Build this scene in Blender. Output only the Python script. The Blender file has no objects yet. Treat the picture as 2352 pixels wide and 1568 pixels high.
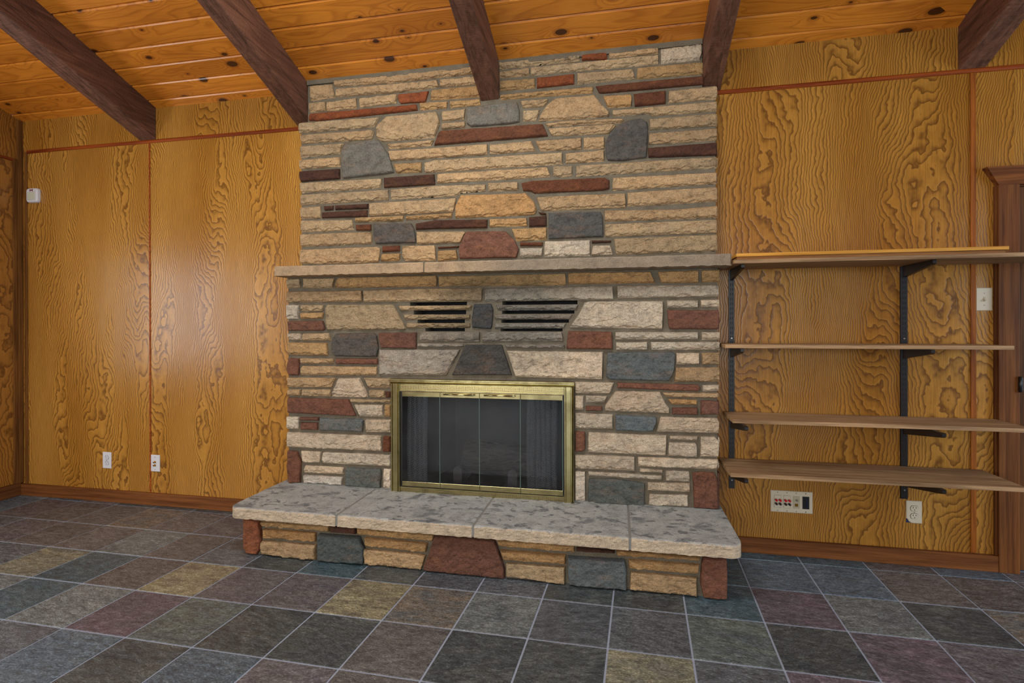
import bpy, bmesh, math, random
from mathutils import Vector, Matrix, noise
import numpy as np
S = bpy.context.scene
COL = S.collection

# ------------------------------------------------------------------ camera
cam_d = bpy.data.cameras.new('camera'); cam = bpy.data.objects.new('camera', cam_d); COL.objects.link(cam)
cam_d.sensor_width = 36.0
cam_d.lens = 1197.5 / 2352 * 36.0
cam_d.shift_y = -34.2 / 2352
cam_d.clip_start = 0.02
yaw, pit, rol = math.radians(-11.4746), math.radians(-0.0636), math.radians(-0.1245)
F_ = Vector((math.sin(yaw) * math.cos(pit), math.cos(yaw) * math.cos(pit), math.sin(pit)))
R_ = Vector((math.cos(yaw), -math.sin(yaw), 0)); U_ = R_.cross(F_)
r_ = R_ * math.cos(rol) + U_ * math.sin(rol); u_ = -R_ * math.sin(rol) + U_ * math.cos(rol)
mw = Matrix(((r_.x, u_.x, -F_.x, -0.059), (r_.y, u_.y, -F_.y, -3.0172), (r_.z, u_.z, -F_.z, 1.2185), (0, 0, 0, 1)))
cam.matrix_world = mw
S.camera = cam

# ------------------------------------------------------------------ world, lights, exposure
S.view_settings.view_transform = 'Standard'; S.view_settings.look = 'None'
S.view_settings.gamma = 1.0; S.view_settings.use_curve_mapping = False
S.view_settings.exposure = 0.0
S.cycles.use_denoising = True
S.cycles.max_bounces = 6; S.cycles.diffuse_bounces = 4; S.cycles.glossy_bounces = 3; S.cycles.transmission_bounces = 4
S.cycles.sample_clamp_indirect = 6.0
W = bpy.data.worlds.new('daylight'); S.world = W; W.use_nodes = True
W.node_tree.nodes['Background'].inputs[0].default_value = (0.72, 0.84, 1.0, 1)
W.node_tree.nodes['Background'].inputs[1].default_value = 1.0

def area(name, loc, target, sx, sy, power, col, spread=180):
    l = bpy.data.lights.new(name, 'AREA'); l.shape = 'RECTANGLE'; l.size = sx; l.size_y = sy
    l.energy = power; l.color = col; l.spread = math.radians(spread)
    o = bpy.data.objects.new(name, l); COL.objects.link(o); o.location = loc
    d = Vector(target) - Vector(loc); o.rotation_euler = d.to_track_quat('-Z', 'Y').to_euler()
    return o
# daylight through the two windows in the wall behind the camera and the one in the right wall
area('window_light_left', (-2.6, -6.9, 1.45), (-2.6, 0, 1.35), 2.2, 1.7, 105, (1.0, 0.98, 0.95))
area('window_light_right', (0.2, -6.9, 1.45), (0.4, 0, 1.35), 2.4, 1.7, 105, (0.90, 0.96, 1.0))
area('window_light_side', (4.0, -1.6, 1.4), (0, -1.5, 0.5), 1.5, 1.6, 62, (0.66, 0.83, 1.0))
area('window_light_left_wall', (-4.34, -1.75, 1.35), (0, -1.75, 1.2), 1.5, 1.0, 26, (0.95, 0.97, 1.0))
# unseen area light added under the slope to rake the stones for relief
area('overhead_relief_light', (-0.9, -1.75, 3.15), (-0.9, -0.6, 0.4), 1.3, 0.5, 46, (0.93, 0.97, 1.0))

# ------------------------------------------------------------------ node helpers
class NT:
    def __init__(s, name, attrs=None):
        s.m = bpy.data.materials.new(name); s.m.use_nodes = True; s.t = s.m.node_tree; s.n = s.t.nodes; s.n.clear()
        s.out = s.n.new('ShaderNodeOutputMaterial'); s.b = s.n.new('ShaderNodeBsdfPrincipled'); s.l = s.t.links.new
        s.l(s.b.outputs[0], s.out.inputs[0])
    def v(s, node, i, val):
        if hasattr(val, 'is_output'): s.l(val, node.inputs[i])
        else:
            t = node.inputs[i]
            if hasattr(t.default_value, '__len__') and not hasattr(val, '__len__'): val = (val,) * len(t.default_value)
            if hasattr(t.default_value, '__len__') and len(t.default_value) == 4 and len(val) == 3: val = tuple(val) + (1,)
            t.default_value = val
    def math(s, op, a, b=0.0, c=None):
        n = s.n.new('ShaderNodeMath'); n.operation = op; s.v(n, 0, a); s.v(n, 1, b)
        if c is not None: s.v(n, 2, c)
        return n.outputs[0]
    def mix(s, f, a, b, mode='MIX'):
        n = s.n.new('ShaderNodeMix'); n.data_type = 'RGBA'; n.blend_type = mode; n.clamp_factor = True
        s.v(n, 0, f); s.v(n, 6, a); s.v(n, 7, b); return n.outputs[2]
    def pos(s):
        return s.n.new('ShaderNodeNewGeometry').outputs['Position']
    def sep(s, v):
        n = s.n.new('ShaderNodeSeparateXYZ'); s.l(v, n.inputs[0]); return n.outputs
    def comb(s, x, y, z):
        n = s.n.new('ShaderNodeCombineXYZ'); s.v(n, 0, x); s.v(n, 1, y); s.v(n, 2, z); return n.outputs[0]
    def scale(s, v, sx, sy, sz):
        n = s.n.new('ShaderNodeVectorMath'); n.operation = 'MULTIPLY'; s.l(v, n.inputs[0]); n.inputs[1].default_value = (sx, sy, sz); return n.outputs[0]
    def add(s, a, b):
        n = s.n.new('ShaderNodeVectorMath'); n.operation = 'ADD'; s.v(n, 0, a); s.v(n, 1, b); return n.outputs[0]
    def noise(s, v, sc, det=2.0, rough=0.5, dist=0.0):
        n = s.n.new('ShaderNodeTexNoise'); s.l(v, n.inputs['Vector']); n.inputs['Scale'].default_value = sc
        n.inputs['Detail'].default_value = det; n.inputs['Roughness'].default_value = rough; n.inputs['Distortion'].default_value = dist
        return n.outputs[0]
    def ramp(s, f, stops, interp='LINEAR'):
        n = s.n.new('ShaderNodeValToRGB'); s.v(n, 0, f); e = n.color_ramp; e.interpolation = interp
        while len(e.elements) < len(stops): e.elements.new(0.5)
        for k, (p, c) in enumerate(stops):
            e.elements[k].position = p; e.elements[k].color = (c[0], c[1], c[2], 1) if hasattr(c, '__len__') else (c, c, c, 1)
        return n.outputs[0]
    def attr(s, name):
        n = s.n.new('ShaderNodeAttribute'); n.attribute_name = name; return n
    def bump(s, h, strength=0.5, dist=0.01, nrm=None):
        n = s.n.new('ShaderNodeBump'); n.inputs['Strength'].default_value = strength; n.inputs['Distance'].default_value = dist
        s.l(h, n.inputs['Height'])
        if nrm is not None: s.l(nrm, n.inputs['Normal'])
        return n.outputs[0]
    def set(s, **k):
        for a, b in k.items(): s.v(s.b, {'color': 'Base Color', 'rough': 'Roughness', 'metal': 'Metallic', 'normal': 'Normal', 'coat': 'Coat Weight', 'coatr': 'Coat Roughness', 'spec': 'Specular IOR Level', 'trans': 'Transmission Weight', 'alpha': 'Alpha'}[a], b)
        return s.m

def sc(r, g, b):      # sRGB 0-255 to linear
    return tuple(((c / 255) / 12.92 if c / 255 <= 0.04045 else ((c / 255 + 0.055) / 1.055) ** 2.4) for c in (r, g, b))

def plain(name, col, rough=0.6, metal=0.0, nz=0.0, nsc=60):
    t = NT(name)
    if nz:
        n = t.noise(t.pos(), nsc, 3)
        t.set(color=t.mix(n, tuple(c * (1 - nz) for c in col), tuple(min(1, c * (1 + nz)) for c in col)), rough=rough, metal=metal, normal=t.bump(n, 0.2, 0.002))
    else: t.set(color=col, rough=rough, metal=metal)
    return t.m

# stone faces: colour of each stone is the mesh attribute 'scol'
def m_stone(name='rubble_stone'):
    t = NT(name); p = t.pos(); a = t.attr('scol')
    g = t.noise(p, 170, 4, 0.75); mlt = t.noise(t.scale(p, 1, 1, 1.3), 26, 5, 0.7); big = t.noise(p, 6, 2)
    rust = t.ramp(t.noise(t.scale(p, 1, 1, 2.5), 9, 4, 0.6), [(0.50, 0.0), (0.68, 1.0)])
    c = t.mix(t.math('MULTIPLY', rust, 0.33), a.outputs[0], t.mix(0.5, a.outputs[0], sc(160, 104, 52), 'MIX'))
    c = t.mix(1.0, c, t.ramp(mlt, [(0.28, 0.55), (0.5, 1.0), (0.75, 1.25)]), 'MULTIPLY')
    c = t.mix(1.0, c, t.ramp(g, [(0.30, 0.35), (0.43, 0.88), (0.60, 1.08), (0.72, 1.8)]), 'MULTIPLY')
    c = t.mix(0.35, c, t.mix(1.0, c, t.ramp(big, [(0.3, (0.8, 0.8, 0.82)), (0.7, (1.15, 1.1, 1.0))]), 'MULTIPLY'))
    h = t.math('ADD', t.math('MULTIPLY', g, 0.35), mlt)
    strat = t.noise(t.scale(p, 6, 6, 60), 3, 3, 0.6)
    h = t.math('ADD', h, t.math('MULTIPLY', strat, 0.22))
    s_ = t.sep(p); ex = t.math('MULTIPLY', t.math('ADD', s_[0], 0.72), 1.55); ez = t.math('MULTIPLY', t.math('SUBTRACT', s_[2], 1.27), 2.3)
    dd = t.math('SQRT', t.math('ADD', t.math('MULTIPLY', ex, ex), t.math('MULTIPLY', ez, ez)))
    dd = t.math('ADD', dd, t.math('MULTIPLY', t.math('SUBTRACT', t.noise(p, 7, 4, 0.6), 0.35), 0.9))
    soot = t.math('MULTIPLY', t.ramp(dd, [(0.5, 1.0), (1.0, 0.0)]), 0.85)
    c = t.mix(soot, c, t.mix(1.0, c, (0.47, 0.51, 0.54), 'MULTIPLY'))
    return t.set(color=c, rough=0.82, spec=0.3, normal=t.bump(h, 1.0, 0.012))
M_STONE = m_stone()

def m_mortar():
    t = NT('mortar'); p = t.pos(); n = t.noise(p, 180, 4, 0.7); b = t.noise(p, 14, 3)
    c = t.mix(b, sc(84, 76, 62), sc(128, 118, 100)); c = t.mix(1.0, c, t.ramp(n, [(0.3, 0.7), (0.7, 1.2)]), 'MULTIPLY')
    return t.set(color=c, rough=0.95, spec=0.1, normal=t.bump(n, 0.6, 0.004))
M_MORTAR = m_mortar()
M_JOINT = plain('pale_slab_mortar', sc(128, 128, 122), 0.9, 0, 0.2, 120)

# flat slab stone: grey weathered top with dark blotches, tan broken edge
def m_slab(name, top, side, spots=True):
    t = NT(name); p = t.pos(); g = t.noise(p, 300, 3, 0.7); m = t.noise(p, 16, 5, 0.7); nrm = t.sep(t.n.new('ShaderNodeNewGeometry').outputs['True Normal'])
    up = t.ramp(nrm[2], [(0.45, 0.0), (0.8, 1.0)])
    c = t.mix(up, side, t.mix(t.noise(p, 3.5, 4, 0.6), top, tuple(x * 1.35 for x in top)))
    c = t.mix(1.0, c, t.ramp(m, [(0.28, 0.68), (0.5, 1.0), (0.75, 1.25)]), 'MULTIPLY')
    if spots:
        q = t.scale(p, 1, 1.5, 1); zx = t.math('ABSOLUTE', t.math('ADD', t.sep(p)[0], 1.15)); zone = t.ramp(t.math('ADD', zx, t.math('MULTIPLY', t.noise(p, 3, 3), 0.8)), [(1.15, 1.0), (1.75, 0.25)])
        up = t.math('MULTIPLY', up, zone)
        for scl, lo, hi, k, cc in ((5.5, .58, .64, .55, sc(62, 66, 74)), (17, .58, .63, .65, sc(58, 60, 66)), (42, .62, .66, .55, sc(56, 54, 54)), (13, .64, .72, .4, sc(196, 192, 184)), (34, .66, .72, .5, sc(206, 202, 196))):
            sp = t.ramp(t.noise(t.add(q, (scl, 0, 0)), scl, 5, 0.6, 0.4), [(lo, 0.0), (hi, 1.0)])
            c = t.mix(t.math('MULTIPLY', t.math('MULTIPLY', sp, up), k), c, cc)
    c = t.mix(1.0, c, t.ramp(g, [(0.30, 0.6), (0.48, 1.0), (0.72, 1.4)]), 'MULTIPLY')
    if not spots:       # mantel greyed rightward from its middle: smoke stain plus cool window light as colour
        s_ = t.sep(p); gr = t.ramp(t.math('ADD', s_[0], t.math('MULTIPLY', t.noise(p, 4, 3), 0.5)), [(0.0, 0.0), (1.0, 0.0)])
        gx_ = t.math('ADD', t.math('MULTIPLY', t.math('ADD', s_[0], 0.95), 1.6), t.math('MULTIPLY', t.noise(p, 6, 4), 0.6))
        c = t.mix(t.math('MULTIPLY', t.ramp(gx_, [(0.3, 0.0), (0.8, 1.0)]), 0.85), c, t.mix(1.0, c, (0.62, 0.72, 0.88), 'MULTIPLY'))
    return t.set(color=c, rough=0.72, spec=0.35, normal=t.bump(t.math('ADD', m, t.math('MULTIPLY', g, 0.5)), 0.6, 0.006))
M_HEARTH = m_slab('hearth_slab_stone', sc(146, 147, 141), sc(180, 162, 136))
M_MANTEL = m_slab('mantel_stone', sc(160, 142, 114), sc(160, 134, 102), False)

# cathedral-grained veneer, grain along world z; per-face seed and tone in 'pcol'
def m_veneer(name, c_lo, c_mid, c_hi, horiz_axis='x', rings=46.0, rough=0.30):
    t = NT(name); p = t.pos(); s = t.sep(p); a = t.sep(t.attr('pcol').outputs[1])
    u = s[0] if horiz_axis == 'x' else s[1]
    seed = t.math('MULTIPLY', a[0], 37.0)
    base = t.comb(t.math('MULTIPLY', u, 2.2), seed, t.math('MULTIPLY', s[2], 0.62))
    jag = t.noise(t.comb(t.math('MULTIPLY', u, 14.0), seed, t.math('MULTIPLY', s[2], 11.0)), 1.0, 2.0, 0.6)
    wig = t.noise(t.comb(t.math('MULTIPLY', u, 4.5), seed, t.math('MULTIPLY', s[2], 2.4)), 1.0, 1.0, 0.5)
    n = t.noise(base, 1.0, 1.6, 0.45)
    v = t.math('ADD', t.math('MULTIPLY', n, rings), t.math('ADD', t.math('MULTIPLY', u, 58.0), t.math('ADD', t.math('MULTIPLY', jag, 2.6), t.math('MULTIPLY', wig, 7.0))))
    f = t.math('FRACT', v)
    line = t.ramp(f, [(0.0, 0.25), (0.12, 0.0), (0.50, 0.10), (0.80, 0.7), (0.91, 1.0), (1.0, 0.35)])
    fine = t.noise(t.comb(t.math('MULTIPLY', u, 260.0), seed, t.math('MULTIPLY', s[2], 9.0)), 1.0, 3.0, 0.6)
    tone = t.noise(t.comb(t.math('MULTIPLY', u, 3.0), seed, t.math('MULTIPLY', s[2], 0.5)), 1.0, 2.0)
    c = t.mix(t.ramp(tone, [(0.3, 0.0), (0.7, 1.0)]), c_mid, c_hi)
    c = t.mix(t.math('MULTIPLY', line, 0.8), t.mix(t.ramp(f, [(0.0, 0.4), (0.22, 0.0)]), c, tuple(min(1, x * 1.2) for x in c_hi)), c_lo)
    c = t.mix(1.0, c, t.ramp(fine, [(0.3, 0.78), (0.7, 1.18)]), 'MULTIPLY')
    c = t.mix(1.0, c, t.mix(a[1], (0.72, 0.66, 0.56), (1.2, 1.2, 1.2)), 'MULTIPLY')
    return t.set(color=c, rough=rough, spec=0.42, coat=0.0, coatr=0.25, normal=t.bump(t.math('ADD', t.math('MULTIPLY', line, -0.5), t.math('MULTIPLY', fine, 0.4)), 0.25, 0.003))
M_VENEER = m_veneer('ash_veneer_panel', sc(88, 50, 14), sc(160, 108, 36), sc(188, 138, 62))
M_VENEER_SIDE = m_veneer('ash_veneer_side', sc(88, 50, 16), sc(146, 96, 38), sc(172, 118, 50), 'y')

# straight-grained board, grain along axis 0/1/2
def m_board(name, dark, light, axis=0, rough=0.45, freq=55.0, coat=0.0, bumpk=0.3, tonek=1.0):
    t = NT(name); p = t.pos(); o = [freq] * 3; o[axis] = freq * 0.035
    w = t.noise(t.scale(p, *[2.0 if i != axis else 0.6 for i in range(3)]), 1.5, 2)
    q = t.scale(p, *o); n = t.noise(q, 1.0, 4, 0.6, 0.5)
    n2 = t.noise(t.scale(p, *[x * 5 for x in o]), 1.0, 2, 0.6)
    c = t.mix(t.ramp(n, [(0.32, 0.0), (0.62, 1.0)]), dark, light)
    c = t.mix(1.0, c, t.ramp(n2, [(0.3, 0.8), (0.7, 1.15)]), 'MULTIPLY')
    c = t.mix(1.0, c, t.ramp(w, [(0.3, 1 - 0.22 * tonek), (0.7, 1 + 0.2 * tonek)]), 'MULTIPLY')
    return t.set(color=c, rough=rough + 0.2, spec=0.16, coat=coat, coatr=0.2, normal=t.bump(t.math('ADD', n, t.math('MULTIPLY', n2, 0.4)), bumpk, 0.004))
M_OAK = m_board('oak_shelf_board', sc(118, 90, 62), sc(172, 138, 100), 0, 0.4, 60)
M_PINEBOARD = m_board('yellow_board', sc(184, 124, 40), sc(214, 158, 72), 0, 0.35, 40)
M_WALNUTBOARD = m_board('brown_board', sc(128, 84, 44), sc(164, 114, 66), 0, 0.4, 60)
M_BASEB = m_board('baseboard_wood', sc(86, 48, 20), sc(122, 74, 36), 0, 0.42, 40, 0.1)
M_BASEB_Y = m_board('baseboard_wood_side', sc(78, 44, 20), sc(112, 68, 34), 1, 0.42, 40, 0.1)
M_CASE = m_board('door_casing_wood', sc(82, 44, 18), sc(122, 74, 34), 2, 0.45, 40, 0.1)
M_CASEH = m_board('door_header_wood', sc(80, 42, 16), sc(124, 74, 32), 0, 0.5, 45)
M_DOOR = m_board('door_wood', sc(70, 42, 20), sc(104, 66, 34), 2, 0.45, 40)
M_TRIMH = m_board('red_trim_wood', sc(112, 44, 12), sc(158, 76, 26), 0, 0.35, 60)
M_TRIMHY = m_board('red_trim_wood_side', sc(96, 40, 12), sc(140, 68, 26), 1, 0.35, 60)
M_TRIMV = m_board('orange_trim_wood', sc(112, 56, 14), sc(156, 88, 28), 2, 0.35, 60)
M_TRIMVD = m_board('brown_trim_wood', sc(84, 50, 20), sc(126, 82, 36), 2, 0.4, 60)

def m_beam():
    t = NT('beam_wood'); p = t.pos(); s = t.sep(p)
    q = t.comb(t.math('MULTIPLY', s[0], 42.0), t.math('MULTIPLY', s[1], 2.4), t.math('MULTIPLY', s[2], 42.0))
    n = t.noise(q, 1.0, 4, 0.65, 0.8); saw = t.noise(t.scale(p, 6, 110, 30), 1.0, 3, 0.7); b = t.noise(p, 2.5, 3)
    c = t.mix(t.ramp(n, [(0.3, 0.0), (0.65, 1.0)]), sc(74, 46, 33), sc(120, 80, 60))
    c = t.mix(1.0, c, t.ramp(b, [(0.3, 0.8), (0.7, 1.2)]), 'MULTIPLY')
    crk = t.ramp(t.noise(t.comb(t.math('MULTIPLY', s[0], 9.0), t.math('MULTIPLY', s[1], 0.5), t.math('MULTIPLY', t.math('ADD', s[2], t.math('MULTIPLY', s[1], 0.37)), 9.0)), 1.0, 2, 0.5), [(0.485, 0.0), (0.497, 1.0), (0.505, 0.0)])
    c = t.mix(t.math('MULTIPLY', crk, 0.45), c, sc(26, 14, 10))
    h = t.math('SUBTRACT', t.math('ADD', n, t.math('MULTIPLY', saw, 0.7)), t.math('MULTIPLY', crk, 0.8))
    return t.set(color=c, rough=0.6, spec=0.35, normal=t.bump(h, 0.6, 0.006))
M_BEAM = m_beam()

# knotty pine planks running along x; 'pcol' r = seed, g = tone
def m_pine():
    t = NT('knotty_pine_planks'); p = t.pos(); s = t.sep(p); a = t.sep(t.attr('pcol').outputs[1])
    seed = t.math('MULTIPLY', a[0], 61.0); y = s[1]
    k = t.n.new('ShaderNodeTexVoronoi'); k.voronoi_dimensions = '2D'; k.inputs['Scale'].default_value = 1.0
    kv = t.comb(t.math('ADD', t.math('MULTIPLY', s[0], 4.0), seed), t.math('ADD', t.math('MULTIPLY', y, 7.6), seed), 0.0); t.l(kv, k.inputs['Vector'])
    kd = k.outputs['Distance']; kc = t.sep(k.outputs['Color'])
    near = t.ramp(kd, [(0.0, 1.0), (0.55, 0.0)])
    n = t.noise(t.comb(t.math('MULTIPLY', s[0], 0.9), t.math('MULTIPLY', y, 9.0), seed), 1.0, 1.5, 0.45)
    v = t.math('ADD', t.math('MULTIPLY', n, 13.0), t.math('MULTIPLY', near, t.math('MULTIPLY', near, t.math('MULTIPLY', kc[0], 5.0))))
    f = t.math('FRACT', v); line = t.ramp(f, [(0.0, 0.6), (0.1, 0.0), (0.6, 0.15), (0.93, 1.0), (1.0, 0.6)])
    fine = t.noise(t.comb(t.math('MULTIPLY', s[0], 9.0), t.math('MULTIPLY', y, 260.0), seed), 1.0, 3, 0.6)
    c = t.mix(t.math('MULTIPLY', line, 0.42), sc(216, 138, 46), sc(150, 74, 16))
    c = t.mix(1.0, c, t.ramp(t.noise(t.comb(t.math('MULTIPLY', s[0], 1.3), t.math('MULTIPLY', y, 5.0), seed), 1.0, 3), [(0.3, (0.78, 0.7, 0.6)), (0.7, (1.15, 1.15, 1.15))]), 'MULTIPLY')
    c = t.mix(1.0, c, t.mix(a[1], (0.86, 0.82, 0.78), (1.1, 1.1, 1.1)), 'MULTIPLY')
    c = t.mix(1.0, c, t.ramp(fine, [(0.3, 0.88), (0.7, 1.1)]), 'MULTIPLY')
    rad = t.math('MULTIPLY', t.math('POWER', kc[0], 2.6), 0.17); kn = t.math('LESS_THAN', kd, t.math('MAXIMUM', t.math('SUBTRACT', rad, 0.02), 0.0))
    halo = t.ramp(t.math('SUBTRACT', kd, rad), [(0.0, 0.75), (0.07, 0.0)])
    halo = t.math('MULTIPLY', halo, t.math('GREATER_THAN', rad, 0.02))
    c = t.mix(t.math('MULTIPLY', halo, 0.7), c, sc(118, 54, 12)); c = t.mix(t.math('MULTIPLY', kn, 0.92), c, sc(48, 22, 10))
    return t.set(color=c, rough=0.33, coat=0.3, coatr=0.16, normal=t.bump(t.math('ADD', t.math('MULTIPLY', line, -0.4), fine), 0.15, 0.002))
M_PINE = m_pine()

# slate tile: 'ta' and 'tb' the two colours of the tile, 'pcol' r = seed
def m_slate():
    t = NT('slate_tile'); p = t.pos(); s = t.sep(p); a = t.attr('ta'); b = t.attr('tb'); pc = t.sep(t.attr('pcol').outputs[1])
    sd = t.math('MULTIPLY', pc[0], 53.0); q = t.comb(s[0], s[1], sd); ang = t.math('MULTIPLY', t.math('SUBTRACT', pc[1], 0.3), 1.6)
    q2 = t.comb(t.math('ADD', s[0], t.math('MULTIPLY', s[1], ang)), t.math('MULTIPLY', s[1], 2.2), sd)
    n1 = t.noise(q2, 5.5, 6, 0.68, 0.7); n2 = t.noise(q2, 26, 6, 0.72, 0.4); sp = t.noise(t.comb(t.math('ADD', s[0], t.math('MULTIPLY', s[1], ang)), t.math('MULTIPLY', s[1], 1.8), sd), 120, 4, 0.8)
    c = t.mix(t.ramp(n1, [(0.36, 0.0), (0.64, 1.0)]), a.outputs[0], b.outputs[0])
    c = t.mix(1.0, c, t.ramp(n2, [(0.3, 0.45), (0.5, 1.0), (0.72, 1.7)]), 'MULTIPLY')
    c = t.mix(1.0, c, t.ramp(sp, [(0.3, 0.35), (0.5, 0.88), (0.60, 1.4), (0.72, 3.2)]), 'MULTIPLY')
    cl = t.ramp(t.math('FRACT', t.math('MULTIPLY', n1, 7.0)), [(0.0, 0.0), (0.86, 0.0), (0.93, 1.0), (1.0, 0.0)])
    c = t.mix(t.math('MULTIPLY', t.math('MULTIPLY', cl, t.ramp(n2, [(0.45, 0.0), (0.6, 1.0)])), 0.45), c, sc(158, 156, 154))
    stp = t.math('MULTIPLY', t.math('FLOOR', t.math('MULTIPLY', n1, 9.0)), 0.11)
    h = t.math('ADD', t.math('ADD', stp, t.math('MULTIPLY', n2, 0.8)), t.math('MULTIPLY', sp, 0.25))
    return t.set(color=c, rough=t.math('ADD', t.math('MULTIPLY', n2, 0.35), 0.22), spec=0.6, normal=t.bump(h, 0.55, 0.006))
M_SLATE = m_slate()
M_GROUT = plain('tile_grout', sc(150, 160, 176), 0.9, 0, 0.25, 120)

def m_brass():
    t = NT('polished_brass'); p = t.pos(); n = t.noise(t.scale(p, 8, 8, 60), 1.0, 3, 0.6); q = t.noise(p, 18, 3)
    c = t.mix(q, sc(166, 154, 106), sc(196, 186, 138))
    return t.set(color=c, metal=1.0, rough=t.math('ADD', t.math('MULTIPLY', q, 0.14), 0.12), normal=t.bump(n, 0.05, 0.002))
M_BRASS = m_brass()
def m_perf():
    t = NT('perforated_brass'); s = t.sep(t.pos()); k = 2 * math.pi / 0.0108
    a = t.math('SINE', t.math('MULTIPLY', t.math('ADD', s[0], s[2]), k)); b = t.math('SINE', t.math('MULTIPLY', t.math('SUBTRACT', s[0], s[2]), k))
    h = t.math('GREATER_THAN', t.math('MULTIPLY', a, b), 0.12)
    return t.set(color=t.mix(h, sc(200, 184, 126), (0.012, 0.01, 0.008)), metal=t.math('SUBTRACT', 1.0, h), rough=0.25)
M_PERF = m_perf()
def m_screen():
    t = NT('woven_wire_mesh'); s = t.sep(t.pos()); k = 2 * math.pi / 0.0085
    zig = t.math('MULTIPLY', t.math('PINGPONG', s[2], 0.004), 1.0)
    a = t.math('SINE', t.math('MULTIPLY', t.math('ADD', s[0], t.math('MULTIPLY', s[2], 0.8)), k)); b = t.math('SINE', t.math('MULTIPLY', t.math('SUBTRACT', t.math('MULTIPLY', s[2], 1.0), t.math('MULTIPLY', s[0], 0.5)), k))
    wire = t.math('GREATER_THAN', t.math('MAXIMUM', a, b), 0.62)
    t.set(color=sc(235, 232, 224), metal=0.1, rough=0.4)
    tr = t.n.new('ShaderNodeBsdfTransparent'); mx = t.n.new('ShaderNodeMixShader'); t.l(wire, mx.inputs[0]); t.l(tr.outputs[0], mx.inputs[1]); t.l(t.b.outputs[0], mx.inputs[2])
    t.l(mx.outputs[0], t.out.inputs[0]); return t.m
M_SCREEN = m_screen()
def m_glass():
    t = NT('smoked_pane_glass'); p = t.pos(); n = t.noise(p, 7, 4, 0.7)
    tr = t.n.new('ShaderNodeBsdfTransparent'); t.v(tr, 0, (0.62, 0.64, 0.67, 1)); gl = t.n.new('ShaderNodeBsdfGlossy'); gl.inputs['Roughness'].default_value = 0.05
    du = t.n.new('ShaderNodeBsdfDiffuse'); t.v(du, 0, (0.30, 0.31, 0.33, 1))
    fr = t.n.new('ShaderNodeFresnel'); fr.inputs[0].default_value = 1.5
    m1 = t.n.new('ShaderNodeMixShader'); t.l(fr.outputs[0], m1.inputs[0]); t.l(tr.outputs[0], m1.inputs[1]); t.l(gl.outputs[0], m1.inputs[2])
    m2 = t.n.new('ShaderNodeMixShader'); t.l(t.math('MULTIPLY', t.ramp(n, [(0.42, 0.0), (0.75, 0.16)]), 0.25), m2.inputs[0]); t.l(m1.outputs[0], m2.inputs[1]); t.l(du.outputs[0], m2.inputs[2])
    t.l(m2.outputs[0], t.out.inputs[0]); return t.m
M_GLASS = m_glass()
M_EDGE = plain('green_glass_edge', sc(120, 150, 136), 0.3)
def m_log():
    t = NT('charred_log'); p = t.pos(); n = t.noise(t.scale(p, 10, 60, 60), 1.0, 5, 0.7, 1.0)
    return t.set(color=t.mix(t.ramp(n, [(0.35, 0.0), (0.65, 1.0)]), sc(40, 34, 30), sc(158, 138, 116)), rough=0.9, normal=t.bump(n, 0.9, 0.02))
M_LOG = m_log()
M_SOOT = plain('sooty_firebrick', sc(40, 38, 36), 0.9, 0, 0.45, 9)
M_DARK = plain('cavity_black', (0.012, 0.012, 0.013), 0.95)
M_BLACK = plain('black_painted_steel', sc(24, 18, 17), 0.4)
M_IRON = plain('cast_iron', sc(140, 126, 114), 0.6, 0.2, 0.3, 50)
M_ASH = plain('ashy_steel', sc(150, 160, 164), 0.7, 0, 0.2, 60)
M_STEEL = plain('steel_screw', sc(170, 168, 164), 0.3, 0.9)
M_IVORY = plain('ivory_plastic', sc(196, 184, 160), 0.35)
M_IVORY_D = plain('ivory_plastic_insert', sc(170, 158, 132), 0.35)
M_WHITE = plain('white_plastic', sc(208, 206, 208), 0.35)
M_LENS = plain('frosted_lens', sc(196, 196, 176), 0.12)
M_RED = plain('red_plastic', sc(190, 20, 24), 0.3)
M_BLK = plain('black_plastic', sc(40, 28, 30), 0.3)
M_GOLD = plain('gold_connector', sc(196, 150, 70), 0.25, 1.0)
M_NAVY = plain('blue_outlet_box', sc(22, 34, 78), 0.5)
M_SLOT = plain('dark_slot', sc(46, 40, 36), 0.6)
M_EMBLEM = plain('dark_red_ink', sc(110, 24, 34), 0.5)

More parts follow.
